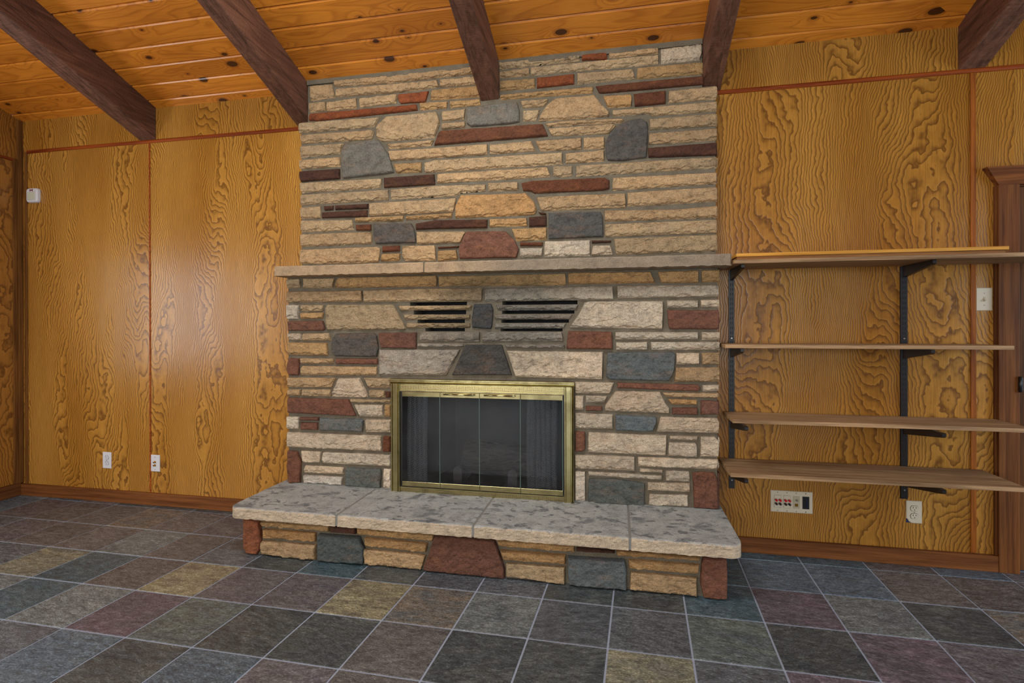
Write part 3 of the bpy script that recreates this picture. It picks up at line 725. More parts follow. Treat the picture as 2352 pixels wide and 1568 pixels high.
beam(0.388, 0.490, 0.0, 'dark brown ceiling beam ending at the right top corner of the stone chimney', 4)
beam(1.620, 1.740, 0.0, 'dark brown ceiling beam at far right, above the shelving wall', 5)

# ------------------------------------------------------------------ stones
SC = {'t': (176, 148, 110), 'o': (178, 140, 92), 'l': (196, 178, 152), 'w': (206, 192, 172), 's': (158, 146, 128), 'm': (102, 60, 38), 'r': (132, 70, 38),
      'd': (80, 50, 36), 'p': (118, 78, 60), 'a': (146, 88, 58), 'g': (112, 106, 94), 'k': (86, 82, 76), 'b': (104, 110, 108), 'c': (90, 96, 92)}
def parse(txt):
    for ln in txt.strip().split('\n'):
        p = ln.split(); yield p[0], [(int(a.split(',')[0]) / 1000, int(a.split(',')[1]) / 1000) for a in p[1:]]
class Rubble:
    def __init__(s): s.V = []; s.Fq = []; s.C = []; s.n = 0
    def stone(s, kind, poly, frame, hbase=0.017, res=0.0055, seed=0):
        rnd = random.Random(seed); us = [p[0] for p in poly]; u0, u1 = min(us), max(us); vs0 = [p[1] for p in poly]; E = 1e-4
        hgt = max(vs0) - min(vs0); N = len(poly)
        def rng(u):
            lo, hi = 1e9, -1e9
            for k in range(N):
                a, b = poly[k], poly[(k + 1) % N]
                if min(a[0], b[0]) <= u <= max(a[0], b[0]) and abs(a[0] - b[0]) > 1e-9:
                    v = a[1] + (b[1] - a[1]) * (u - a[0]) / (b[0] - a[0]); lo = min(lo, v); hi = max(hi, v)
            return lo, hi
        cu = {u0 + E, u0 + 0.0022, u0 + 0.006, u1 - 0.006, u1 - 0.0022, u1 - E}
        k = max(1, int((u1 - u0) / res)); cu |= {u0 + (u1 - u0) * i / k for i in range(1, k)}
        cs = []
        for u in sorted(cu):
            if u0 <= u <= u1 and (not cs or u - cs[-1] > 0.0012): cs.append(u)
        if u1 - cs[-1] > 0.0006: cs.append(u1 - E)
        nr = max(4, int(hgt / res)); e1, e2 = min(0.0022 / hgt, .1), min(0.006 / hgt, .22)
        tv = [0, e1, e2] + [e2 + (1 - 2 * e2) * i / nr for i in range(1, nr)] + [1 - e2, 1 - e1, 1]
        gran = kind in 'gkbcpmdra'; H = hbase * rnd.uniform(0.85, 1.15) * (1.1 if gran else 1); rw = 0.011 if gran else 0.0055
        col = sc(*SC[kind]); f = rnd.uniform(0.86, 1.12); w = rnd.uniform(-0.05, 0.05); col = (col[0] * f * (1 + w), col[1] * f, col[2] * f * (1 - w))
        so = rnd.uniform(0, 100); lb = rnd.uniform(0.006, 0.016) if not gran else 0.0; lt = rnd.uniform(-0.006, 0.010) if not gran else 0.0
        lb = min(lb, hgt * .3); lt = min(lt, hgt * .25); tilt = rnd.uniform(-0.003, 0.003)
        base = s.n; nz = noise.noise
        for u in cs:
            lo, hi = rng(u)
            lo += 0.0014 * nz((u * 60, so, 0)); hi += 0.0014 * nz((u * 60, so + 9, 0))
            du = min(u - u0, u1 - u); rb = lb * (1 + 1.3 * nz((u * 22, so, 3))) + 0.004 * nz((u * 90, so, 5)); rt = lt * (1 + 1.4 * nz((u * 20, so, 7))) + 0.004 * nz((u * 80, so, 8))
            for t in tv:
                v = lo + (hi - lo) * t; db, dt = v - lo, hi - v; d = min(db, dt)
                d = min(d, du) if (hi - lo) > 0.6 * hgt or True else d
                e = min(1.0, d / rw); e = math.sqrt(max(0.0, 1 - (1 - e) ** 2)); h = H * e
                if gran: h += e * (0.0060 * nz((u * 24, v * 24, so)) + 0.0036 * nz((u * 70, v * 70, so + 3)) + 0.0012 * nz((u * 160, v * 160, so)))
                else:
                    if db < rb: h -= 0.0080 * min(1.0, (rb - db) / 0.0025)
                    if dt < rt: h -= 0.0060 * min(1.0, (rt - dt) / 0.0025)
                    h += e * (0.0034 * nz((u * 16, v * 36, so)) + 0.0024 * nz((u * 55, v * 110, so + 4)))
                    st = nz((u * 7, v * 20, so + 20)) + 0.35 * nz((u * 40, v * 60, so))
                    if st > 0.12: h -= 0.0042 * e * min(1.0, (st - 0.12) / 0.05)
                    h += tilt * ((v - vs0[0]) / max(hgt, 0.02)) * 0.5
                s.V.append(frame(u, v, max(h, 0.0)))
        nc, nt = len(cs), len(tv)
        for i in range(nc - 1):
            for j in range(nt - 1):
                a = base + i * nt + j; s.Fq.append((a, a + nt, a + nt + 1, a + 1))
        s.C += [col] * ((nc - 1) * (nt - 1)); s.n = len(s.V)
    def build(s, name, parent, extra=None):
        mb = extra or MB(); b = len(mb.v); nf = len(mb.f)
        mb.v += s.V; mb.f += [(a + b, c + b, d + b, e + b) for a, c, d, e in s.Fq]; mb.mi += [0] * len(s.Fq); mb.smooth += [False] * len(s.Fq)
        cols = [(0.2, 0.18, 0.15)] * nf + s.C
        return mb.build(name, [M_STONE, M_MORTAR], parent, cols={'scol': cols})
def front(y): return lambda u, v, h: (u, y - h, v)
def left_side(x): return lambda u, v, h: (x - h, -u, v)      # u grows towards the room
def right_side(x): return lambda u, v, h: (x + h, u, v)

FPL = thing('stone_fireplace', 'floor-to-ceiling stone fireplace of tan, red and grey split stones with raised hearth', 'fireplace', (-0.8, -0.3, 0))
def sides(rb, kind, poly, xl, xr, yf, k, tol=0.05, hb=0.012):
    us = [p[0] for p in poly]
    if min(us) < xl + tol:
        vs = [p[1] for p in poly if p[0] < min(us) + 0.05]; a, b = min(vs), max(vs)
        if b - a > 0.012: rb.stone(kind, [(0.004, a), (-yf - 0.003, a), (-yf - 0.003, b), (0.004, b)], left_side(xl), hb, 0.007, k)
    if max(us) > xr - tol:
        vs = [p[1] for p in poly if p[0] > max(us) - 0.05]; a, b = min(vs), max(vs)
        if b - a > 0.012: rb.stone(kind, [(yf + 0.003, a), (-0.004, a), (-0.004, b), (yf + 0.003, b)], right_side(xr), hb, 0.007, k + 5)
# upper chimney
MU = -0.077
core = MB()
core.box(-1.998, 0.452, MU, -0.001, 1.56, 2.495, 1)
core.prism([(MU, 2.495), (-0.001, 2.495), (-0.001, ZC), (MU, zceil(MU))], -1.953, 0.386, 'x', 1)
core.prism([(MU - 0.012, 2.72), (MU, 2.72), (MU, zceil(MU)), (MU - .012, zceil(MU - .012))], -1.953, 0.386, 'x', 1)
rb = Rubble()
for k, (c, poly) in enumerate(parse(STONES_UPPER)):
    poly = [(max(min(u, 0.462), -2.012), v) for u, v in poly]; zt = max(p[1] for p in poly)
    rb.stone(c, poly, front(MU), 0.016, 0.0055, 100 + k)
    if zt > 2.49: sides(rb, c, poly, -1.953, 0.386, MU, 1000 + k, 0.06, 0.004)
    else: sides(rb, c, poly, -1.998, 0.452, MU, 1000 + k, 0.06)
rb.build('upper_chimney_stonework', FPL, core)
# lower chimney, holes for the firebox and the warm-air vents
ML = -0.150; VL = (-1.245, -0.905, 1.190, 1.357); VR = (-0.700, -0.285, 1.188, 1.352)
core = MB()
SLOT = [(1.337, 1.358), (1.286, 1.311), (1.236, 1.258), (1.189, 1.208)]
VH = [(x, y) + z for x, y, z in zip((-1.249, -1.226, -1.203, -1.155), (-.903, -.908, -.916, -.916), SLOT)] + [(x, y) + z for x, y, z in zip((-.697, -.699, -.703, -.707), (-.275, -.292, -.322, -.357), SLOT)]
for a, b, c, d in cells(-2.042, 0.446, 0.235, 1.52, [FB] + VH): core.box(a, b, ML, -0.001, c, d, 1)
rb = Rubble()
for k, (c, poly) in enumerate(parse(STONES_LOWER)):
    poly = [(max(min(u, 0.460), -2.055), v) for u, v in poly]
    rb.stone(c, poly, front(ML), 0.019, 0.0055, 300 + k); sides(rb, c, poly, -2.042, 0.446, ML, 1300 + k, 0.06)
rb.build('lower_chimney_stonework', FPL, core)
# stone vent bars and a black sheet added for the shade behind them
rb = Rubble(); core = MB()
for k, (c, poly) in enumerate(parse(STONES_VENT)):
    rb.stone(c, poly, front(ML), 0.015, 0.0055, 500 + k)
    us = [p[0] for p in poly]; vs = [p[1] for p in poly]; core.box(min(us) + .03, max(us) - .03, ML + .0005, ML + 0.035, min(vs) + .006, max(vs) - .006, 1)
v = rb.build('vent_louver_bars', FPL, core); v['label'] = 'grey-tan stone bars of the two air vents above the firebox'
d = MB()
for q in (VL, VR): d.box(q[0] - .01, q[1] + .015, -0.02, -0.0035, q[2] - .006, q[3] + .008)
d.build('vent_dark_backing', M_DARK, FPL)
# firebox lining
fb = MB(); x0, x1, z0, z1 = FB; yb = 0.40
fb.quad([(x0 + .14, yb, z0), (x1 - .14, yb, z0), (x1 - .14, yb, z1), (x0 + .14, yb, z1)])
fb.quad([(x0, ML, z0), (x0 + .14, yb, z0), (x0 + .14, yb, z1), (x0, ML, z1)]); fb.quad([(x1, ML, z0), (x1, ML, z1), (x1 - .14, yb, z1), (x1 - .14, yb, z0)])
fb.quad([(x0, ML, z0), (x1, ML, z0), (x1 - .14, yb, z0), (x0 + .14, yb, z0)]); fb.quad([(x0, ML, z1), (x0 + .14, yb, z1), (x1 - .14, yb, z1), (x1, ML, z1)])
fb.build('firebox_lining', M_SOOT, FPL)

def slab(name, x0, x1, yfr, yb, z0, z1, mat, fr=(0, 0), amp=0.005, seed=0, res=0.008):
    """thick split-edge slab; fr = corner rounding radius left/right"""
    mb = MB(); nx = max(4, int((x1 - x0) / res)); r = 0.008
    prof = [(0, z0 + .001, 0)] + [(0, z0 + (z1 - z0) * t, 1) for t in (.12, .25, .38, .5, .62, .75, .86)] + [(0.003, z1 - 0.003, .6), (0.009, z1, .2)]
    ny = max(2, int((yb - yfr) / 0.02)); prof += [((yb - yfr) * k / ny, z1, 0.12) for k in range(1, ny + 1)] + [((yb - yfr), z0, 0)]
    m = len(prof)
    for i in range(nx + 1):
        x = x0 + (x1 - x0) * i / nx; off = 0
        for R, dd in ((fr[0], x - x0), (fr[1], x1 - x)):
            if R and dd < R: off = max(off, R - math.sqrt(max(0, R * R - (R - dd) ** 2)))
        eb = min(1, min(x - x0, x1 - x) / 0.004)
        for (dy, z, w) in prof:
            n1 = noise.noise((x * 16, z * 40, seed)) * 0.6 + noise.noise((x * 50, z * 90, seed + 5)) * 0.5 + noise.noise((x * 110, z * 160, seed)) * 0.3
            y = yfr + dy * (1 - off / (yb - yfr)) + off + (w > .3) * w * n1 * amp + (1 - eb) * 0.003 * (w > .15)
            zz = z + (0.0022 * noise.noise((x * 8, y * 8, seed)) + .001 * noise.noise((x * 40, y * 40, seed)) if w == 0.12 or w == .2 else 0) - (1 - eb) * 0.002 * (z > z0 + .01)
            if z < z0 + 0.002: zz += 0.004 * noise.noise((x * 30, 3, seed))
            mb.v.append((x, y, zz))
    for i in range(nx):
        for q in range(m): mb.face((i * m + q, (i + 1) * m + q, (i + 1) * m + (q + 1) % m, i * m + (q + 1) % m))
    mb.face(list(range(m))); mb.face([nx * m + q for q in range(m)][::-1])
    return mb.build(name, mat, FPL)
hx = [-2.092, -1.460, -0.742, -0.007, 0.474]
for k in range(4):
    slab('hearth_slab', hx[k] + (0.006 if k else 0), hx[k + 1] - (0.006 if k < 3 else 0), -0.608, 0.0 if k in (0, 3) else ML, 0.204, 0.262, M_HEARTH, (0.06 if k == 0 else 0, 0.05 if k == 3 else 0), 0.006, k * 11)
mj = MB()
for x in hx[1:4]: mj.box(x - 0.006, x + 0.006, -0.602, ML, 0.206, 0.258)
mj.box(-2.06, 0.462, ML - 0.014, ML, 0.246, 0.266)
mj.build('hearth_joint_mortar', M_JOINT, FPL)
slab('mantel_slab', -2.051, -1.117, -0.282, -0.06, 1.516, 1.574, M_MANTEL, (0.008, 0), 0.0025, 50)
slab('mantel_slab', -1.110, 0.493, -0.282, -0.06, 1.516, 1.574, M_MANTEL, (0, 0.006), 0.0025, 61)
mj = MB(); mj.box(-1.117, -1.110, -0.277, -0.08, 1.518, 1.571); mj.box(-2.045, 0.45, ML - 0.004, ML + .03, 1.495, 1.517); mj.build('mantel_joint_mortar', M_MORTAR, FPL)
# hearth base
MB_Y = -0.546; core = MB(); core.box(-2.018, 0.402, MB_Y, -0.001, -0.002, 0.203, 1); rb = Rubble()
for k, (c, poly) in enumerate(parse(STONES_BASE)):
    poly = [(u, max(v, 0.0)) for u, v in poly]
    rb.stone(c, poly, front(MB_Y), 0.027, 0.0055, 700 + k)
ys = [-0.53, -0.36, -0.21, -0.0]
for sx, fr_ in ((-2.018, left_side), (0.402, right_side)):
    for kk, zc in enumerate(((0.004, 0.09), (0.098, 0.195))):
        a = 0.562; cuts = [0.004, 0.17 + .05 * kk, 0.33 + .04 * kk, 0.45, 0.548] if kk == 0 else [0.004, 0.24, 0.45, 0.548]
        for q in range(len(cuts) - 1):
            u0_, u1_ = cuts[q], cuts[q + 1] - 0.008
            pl = [(u0_, zc[0]), (u1_, zc[0]), (u1_, zc[1]), (u0_, zc[1])]
            if fr_ is right_side: pl = [(-u, v) for u, v in pl][::-1]
            rb.stone('p' if q == len(cuts) - 2 else random.choice('otlo'), pl, fr_(sx), 0.014, 0.007, 900 + q + kk * 7)
rb.build('hearth_base_stonework', FPL, core)

# ------------------------------------------------------------------ brass fireplace door unit
BR = thing('brass_fireplace_doors', 'polished brass framed glass fireplace doors set in the stone opening', 'fireplace doors', (-0.822, -0.19, 0.25))
yw = -0.172; f = MB()
def ridge(x0, x1, z0, z1, axis):          # moulded brass strip: three raised beads
    if axis == 'x':
        n = z1 - z0; prof = [(yw + .006, z0), (yw - .022, z0), (yw - .026, z0 + n * .12), (yw - .022, z0 + n * .28), (yw - .030, z0 + n * .42), (yw - .030, z0 + n * .62), (yw - .036, z0 + n * .74), (yw - .036, z0 + n * .94), (yw - .032, z1), (yw + .006, z1)]
        f.prism(prof, x0, x1, 'x')
    else:
        n = x1 - x0; prof = [(x0, yw + .006), (x0, yw - .020), (x0 + n * .06, yw - .026), (x0 + n * .16, yw - .026), (x0 + n * .22, yw - .018), (x0 + n * .66, yw - .018), (x0 + n * .72, yw - .026), (x0 + n * .80, yw - .026), (x0 + n * .86, yw - .018), (x0 + n * .92, yw - .024), (x1, yw - .022), (x1, yw + .006)]
        f.prism(prof, z0, z1, 'z')
ridge(-1.353, -0.290, 0.887, 0.915, 'x'); ridge(-1.351, -1.298, 0.246, 0.887, 'z'); ridge(-0.346, -0.293, 0.246, 0.887, 'z')
for (a, b) in ((0.880, 0.887), (0.843, 0.850), (0.285, 0.291), (0.246, 0.253)): f.box(-1.298, -0.346, yw - .016, yw + .004, a, b)
f.build('frame', M_BRASS, BR)
for a, b in ((0.850, 0.880), (0.253, 0.285)):
    p = MB(); p.box(-1.298, -0.346, yw - .013, yw + .002, a, b); p.build('vent_strip', M_PERF, BR)
ins = MB()
for (a, b, c, d) in ((-1.298, -1.288, .291, .843), (-0.352, -0.346, .291, .843)): ins.box(a, b, yw - .004, yw + .02, c, d)
ins.box(-1.298, -.346, yw - .002, yw + .02, .840, .8435); ins.box(-1.298, -.346, yw - .002, yw + .02, .289, .293); ins.build('inner_black_trim', M_BLACK, BR)
dx = [-1.287, -1.055, -0.822, -0.588, -0.353]
for k in range(4):
    a, b = dx[k] + .0008, dx[k + 1] - .0008
    dr = MB(); dr.box(a, b, yw - .010, yw - .004, .812, .840, 0, 0.0012); dr.box(a, b, yw - .010, yw - .004, .295, .321, 0, 0.0012)
    D = dr.build('door_panel', M_BRASS, BR)
    g = MB(); g.box(a, b, yw - .0085, yw - .0055, .319, .814); g.box(b - .0016, b, yw - .0090, yw - .0052, .319, .814, 1); g.build('glass_pane', [M_GLASS, M_EDGE], D)
    if k in (1, 2):
        h = MB(); q0, q1 = ((-1.029, -0.852), (-0.792, -0.618))[k - 1]
        h.cyl((q0, yw - .026, .832), (q1, yw - .026, .830), .0045, n=12); h.cyl((q0 + .012, yw - .008, .831), (q0 + .012, yw - .026, .831), .004, n=10); h.cyl((q1 - .012, yw - .008, .831), (q1 - .012, yw - .026, .831), .004, n=10)
        h.build('handle', M_BRASS, D)
for (a, b, ph) in ((-1.279, -1.156, 0), (-0.566, -0.392, 2)):
    c = MB(); n = 90
    for i in range(n + 1):
        t = i / n; x = a + (b - a) * t; y = -0.118 + 0.011 * math.sin(t * (b - a) / 0.030 * 2 * math.pi + ph) + .004 * math.sin(t * 23)
        for z in (0.262, 0.40, 0.55, 0.70, 0.835): c.v.append((x + .003 * math.sin(z * 9 + t * 7), y, z))
    for i in range(n):
        for j in range(4): q = i * 5 + j; c.face((q, q + 5, q + 6, q + 1), 0, True)
    c.build('mesh_curtain', M_SCREEN, BR)
c = MB(); c.cyl((-1.288, -.118, .834), (-.352, -.118, .834), .004, n=8); c.build('curtain_rod', M_STEEL, BR)

# firewood and andirons inside the firebox
def log(p0, p1, r, loc, label, seed):
    mb = MB(); p0 = Vector(p0); p1 = Vector(p1); d = (p1 - p0).normalized(); a = d.orthogonal().normalized(); c = d.cross(a); n, m = 36, 28
    for i in range(n + 1):
        t = i / n; p = p0.lerp(p1, t); cap = min(1, min(t, 1 - t) / 0.06); rr = r * (0.75 + 0.25 * math.sqrt(cap)) * (1 + .10 * math.sin(t * 5 + seed))
        for j in range(m):
            w = 2 * math.pi * j / m; k = 1 + .12 * noise.noise((math.cos(w) * 2, math.sin(w) * 2, t * 3 + seed)) + .09 * noise.noise((math.cos(w) * 6, math.sin(w) * 6, t * 6 + seed))
            mb.v.append(tuple(p + (a * math.cos(w) + c * math.sin(w)) * rr * k))
    for i in range(n):
        for j in range(m): mb.face((i * m + j, i * m + (j + 1) % m, (i + 1) * m + (j + 1) % m, (i + 1) * m + j), 0, True)
    mb.face(list(range(m))[::-1]); mb.face([n * m + j for j in range(m)])
    return single(mb, 'fireplace_log', M_LOG, loc, label, 'log', 'logs in the firebox')
log((-0.985, 0.07, 0.425), (-0.46, 0.10, 0.395), 0.088, (-0.72, 0.08, 0.33), 'thick charred log lying across the andirons behind the glass doors', 1)
log((-1.05, 0.24, 0.335), (-0.55, 0.26, 0.335), 0.060, (-0.8, 0.25, 0.30), 'thinner dark log lying behind the thick charred log', 4)
for x, lb in ((-0.992, 'rounded iron andiron post at the left end of the charred log'), (-0.660, 'rounded iron andiron post in front of the right part of the charred log')):
    A = thing('andiron', lb, 'andiron', (x, -0.04, 0.255), 'andirons'); m = MB(); pr = []
    w, zt = .027, .385
    prof = [(x - w, .262), (x + w, .262), (x + w, zt - w)] + [(x + w * math.cos(t), zt - w + w * math.sin(t)) for t in [math.pi * k / 10 for k in range(1, 10)]] + [(x - w, zt - w)]
    m.prism(prof, -0.055, -0.028, 'y'); m.build('post', M_IRON, A)
    m = MB(); m.box(x - .05, x + .05, -.085, .0, .2555, .266, 0, .002); m.build('foot', M_ASH, A)
    m = MB(); m.box(x - .012, x + .012, -.028, .16, .268, .29, 0, .002); m.build('log_rest', M_IRON, A)

# ------------------------------------------------------------------ baseboards, trims, door
b = MB(); b.box(XL, -2.02, -0.02, -0.0005, 0, 0.082, 0, .0015); struct(b.build('baseboard_back', M_BASEB))
b = MB(); b.box(0.405, 1.781, -0.025, -0.0005, 0, 0.078, 0, .0015); struct(b.build('baseboard_back.001', M_BASEB))
b = MB(); b.box(XL + .0005, XL + .02, YF, -0.021, 0, 0.090, 0, .0015); struct(b.build('baseboard_left', M_BASEB_Y))
def half_round(mb, axis, a0, a1, c, z, w, dp, out):
    n = 8; pts = []
    for k in range(n + 1):
        t = math.pi * k / n; pts.append((math.cos(t) * w / 2, math.sin(t) * dp))
    if axis == 'x': mb.prism([(c + out * p[1], z + p[0]) for p in pts], a0, a1, 'x')
    elif axis == 'z': mb.prism([(c + p[0], z + out * p[1]) for p in pts], a0, a1, 'z')
t = MB(); half_round(t, 'x', -4.262, 2.95, 0.0, 2.490, 0.024, 0.010, -1); struct(t.build('trim_1', M_TRIMH))
t = MB(); t.box(1.671, 1.694, -0.007, 0, 0.08, 2.478, 0, .001); struct(t.build('trim_2', M_TRIMV))
t = MB(); t.box(-3.213, -3.203, -0.004, 0, 0.08, 2.478, 0, .001); struct(t.build('trim_3', M_TRIMH))
t = MB(); t.box(-4.285, -4.262, -0.008, 0, 0.08, 2.49, 0, .001); struct(t.build('trim_4', M_TRIMVD))
t = MB(); t.box(XL, XL + .010, -0.055, -0.030, 0.09, 2.43, 0, .001); struct(t.build('trim_5', M_TRIMVD))
t = MB(); t.prism([(XL, 2.412), (XL + .008, 2.416), (XL + .008, 2.430), (XL, 2.434)], YF, -0.03, 'y'); struct(t.build('trim_6', M_TRIMHY))
t = MB(); t.box(XL, XL + 0.022, -0.028, -0.0005, 0.09, ZC - .001); struct(t.build('trim_7', M_TRIMVD))
# strip of panel edge beside the casing, the casing itself, a flared header and the door
t = MB(); t.box(1.770, 1.778, -0.012, 0, 0.078, 1.905); struct(t.build('trim_8', M_CASE))
t = MB(); t.box(1.778, 1.866, -0.028, 0, 0.0, 1.908, 0, .0015); struct(t.build('trim_9', M_CASE))
t = MB(); t.box(2.735, 2.83, -0.028, 0, 0.0, 1.908, 0, .0015); struct(t.build('trim_10', M_CASE))
hd = MB(); hb, ht = 1.906, 1.996
B4 = [(1.778, 0.0, hb), (2.83, 0.0, hb), (2.83, -0.030, hb), (1.778, -0.030, hb)]; T4 = [(1.722, 0.0, ht), (2.886, 0.0, ht), (2.886, -0.040, ht), (1.722, -0.040, ht)]
hd.v += B4 + T4
for q in ((3, 2, 1, 0), (4, 5, 6, 7), (3, 7, 6, 2), (2, 6, 5, 1), (0, 4, 7, 3)): hd.face(q)
struct(hd.build('trim_11', M_CASEH))
dr = MB(); dr.box(1.873, 2.727, 0.005, 0.045, 0.008, 1.90, 0, .002); D = struct(dr.build('door_1', M_DOOR))
hg = MB(); hg.box(1.858, 1.876, -.034, -.022, .895, .962, 0, .002); hg.cyl((1.862, -.036, .890), (1.862, -.036, .967), .006, n=10); hg.build('hinge', M_BLACK, D)
kb = MB(); kb.cyl((2.66, .006, .95), (2.66, -.05, .95), .012, n=12); kb.cyl((2.66, -.04, .95), (2.66, -.075, .95), .028, .022, n=20); kb.build('door_knob', M_BRASS, D)
jb = MB(); jb.box(1.866, 1.871, -.001, .09, 0, 1.908); jb.box(2.729, 2.735, -.001, .09, 0, 1.908); jb.box(1.866, 2.735, -.001, .09, 1.902, 1.908); struct(jb.build('trim_12', M_DOOR))
bk = MB(); bk.box(1.84, 2.76, .09, .12, -.01, 2.0); struct(bk.build('trim_13', M_DOOR))

# ------------------------------------------------------------------ shelving on slotted standards
def board(name, x0, x1, y, z0, z1, mat, label):
    m = MB(); m.box(x0, x1, y, -0.014, z0, z1, 0, .0015); return single(m, name, mat, ((x0 + x1) / 2, y / 2, z0), label, 'shelf')
board('shelf_board', 0.498, 2.25, -0.305, 1.521, 1.540, M_OAK, 'longest oak wall shelf at the top, level with the stone mantel')
board('loose_board', 0.524, 1.672, -0.243, 1.5405, 1.5605, M_WALNUTBOARD, 'brown board lying flat on the top shelf under the yellow board')
board('loose_board', 0.520, 1.682, -0.250, 1.561, 1.577, M_PINEBOARD, 'yellow board lying on the very top of the shelving')
board('shelf_board', 0.469, 1.708, -0.240, 1.105, 1.124, M_OAK, 'narrow oak wall shelf second from the top, seen edge-on')
board('shelf_board', 0.500, 1.770, -0.262, 0.734, 0.753, M_OAK, 'oak wall shelf second from the bottom, with pale streaks on its top')
board('shelf_board', 0.478, 1.710, -0.318, 0.481, 0.500, M_OAK, 'lowest and deepest oak wall shelf, above the speaker socket plate')
def standard(x, w, z0, z1, label):
    T = thing('shelf_standard', label, 'shelf bracket rail', (x, 0, z0), 'slotted rails for the wall shelves')
    m = MB(); m.box(x - w / 2, x + w / 2, -0.003, 0, z0, z1); m.box(x - w / 2, x - w / 2 + .003, -0.012, 0, z0, z1); m.box(x + w / 2 - .003, x + w / 2, -0.012, 0, z0, z1); m.box(x - w / 2, x + w / 2, -.0125, -.011, z0, z1)
    m.build('channel', M_BLACK, T); sl = MB(); z = z0 + .03
    while z < z1 - .03:
        for dx_ in (-.005, .005): sl.box(x + dx_ - .0014, x + dx_ + .0014, -.0132, -.0124, z, z + .016)
        z += .026
    sl.build('slots', M_DARK, T)
    for z in (z0 + .045, 1.150):
        sw = MB(); sw.cyl((x, -.012, z), (x, -.0155, z), .0055, .004, 14); sw.build('screw', M_STEEL, T)
X1, X2 = 0.545, 1.373
standard(X1, .028, .336, 1.519, 'black slotted shelf rail beside the stone chimney'); standard(X2, .030, .332, 1.519, 'black slotted shelf rail near the light switch')
def bracket(x, zt, ln, drop, label):
    m = MB(); w = .0075
    prof = [(-0.0135, zt), (-0.0135, zt - drop), (-ln + .012, zt - .022), (-ln, zt - .016), (-ln, zt - .002), (-ln + .004, zt)]
    m.prism(prof, x - w, x + w, 'x'); m.cyl((x - w - .0005, -ln + .010, zt - .010), (x + w + .0005, -ln + .010, zt - .010), .0095, n=14)
    return single(m, 'shelf_bracket', M_BLACK, (x, -0.013, zt - drop), label, 'shelf bracket', 'black shelf brackets')
for x, w_ in ((X1, 'rail beside the chimney'), (X2, 'rail near the light switch')):
    for zt, ln, dp, sh in ((1.5205, .275, .058, 'the top shelf'), (1.1045, .262, .056, 'the second highest shelf'), (.7335, .345, .070, 'the second lowest shelf'), (.4805, .345, .085, 'the lowest shelf')):
        bracket(x, zt, ln, dp, 'black bracket under %s, on the %s' % (sh, w_))

# ------------------------------------------------------------------ wall plates
def plate(name, x0, x1, z0, z1, label, cat, mat=None, broken=False, tilt=0.0):
    T = thing(name, label, cat, ((x0 + x1) / 2, 0, (z0 + z1) / 2)); m = MB(); bv = .003
    if broken:
        c = .024
        ring = lambda i: [(x0 + i, z0 + c + i * .4), (x0 + i + .006, z0 + c - .004 + i * .4), (x0 + .012 + i * .4, z0 + .008 + i), (x0 + c + i * .4, z0 + i), (x1 - i, z0 + i), (x1 - i, z1 - i), (x0 + i, z1 - i)]
    else: ring = lambda i: [(x0 + i, z0 + i), (x1 - i, z0 + i), (x1 - i, z1 - i), (x0 + i, z1 - i)]
    a, b_ = ring(0), ring(bv); n = len(a)
    m.v += [(p[0], -.0005, p[1]) for p in a] + [(p[0], -.003, p[1]) for p in a] + [(p[0], -.006, p[1]) for p in b_]
    for k in range(n):
        for L in (0, 1): m.face((L * n + k, L * n + (k + 1) % n, (L + 1) * n + (k + 1) % n, (L + 1) * n + k))
    m.face([2 * n + k for k in range(n)]); m.build('cover_plate', mat or M_IVORY, T); return T
def screws(T, pts, mat=None):
    for x, z in pts:
        m = MB(); m.cyl((x, -.0055, z), (x, -.0072, z), .0030, .0024, 12); m.box(x - .0022, x + .0022, -.0076, -.0071, z - .0004, z + .0004); m.build('screw', mat or M_STEEL, T)
def duplex(x0, z0, label, broken=False, mat=None):
    x1, z1 = x0 + .071, z0 + .114; T = plate('power_outlet', x0, x1, z0, z1, label, 'outlet', mat, broken); xc, zc = (x0 + x1) / 2, (z0 + z1) / 2
    for s in (-1, 1):
        zz = zc + s * .0195; m = MB(); n = 20
        prof = [(xc + .0172 * math.cos(2 * math.pi * k / n), zz + max(-.0135, min(.0135, .0172 * math.sin(2 * math.pi * k / n)))) for k in range(n)]
        m.prism(prof, -.0085, -.005, 'y'); R = m.build('receptacle', mat or M_IVORY, T)
        q = MB()
        for dx_, h_ in ((-.0065, .0042), (.0065, .0035)): q.box(xc + dx_ - .0011, xc + dx_ + .0011, -.0092, -.0084, zz + .0005, zz + .0015 + 2 * h_)
        q.cyl((xc, -.0084, zz - .007), (xc, -.0092, zz - .007), .0024, n=12); q.build('slots', M_SLOT, R)
        ou = MB(); ou.prism([(xc + (p[0] - xc) * 1.08, zz + (p[1] - zz) * 1.10) for p in prof], -.0064, -.0058, 'y'); ou.build('receptacle_gap', M_SLOT, T)
    screws(T, [(xc, zc)]); return T
duplex(-3.604, .228, 'white duplex power outlet low on the left panelled wall, nearer the corner', mat=M_WHITE)
O = duplex(1.385, .208, 'ivory duplex power outlet with a broken lower left corner, under the shelves', True)
m = MB(); m.box(1.386, 1.41, -.0022, -.0004, .210, .236); m.build('exposed_box', M_NAVY, O)
C_ = plate('coax_plate', -3.202, -3.131, .227, .341, 'white wall plate with two gold coaxial jacks on the left wall panel seam', 'socket plate', M_WHITE)
screws(C_, [(-3.1665, .326), (-3.1665, .242)])
for z in (.293, .271):
    m = MB(); m.cyl((-3.1665, -.005, z), (-3.1665, -.009, z), .008, n=6); m.cyl((-3.1665, -.009, z), (-3.1665, -.020, z), .0047, n=16); m.build('coaxial_jack', M_GOLD, C_)
SW = plate('light_switch', 1.694, 1.765, 1.290, 1.404, 'ivory single toggle light switch between the shelves and the door casing', 'light switch')
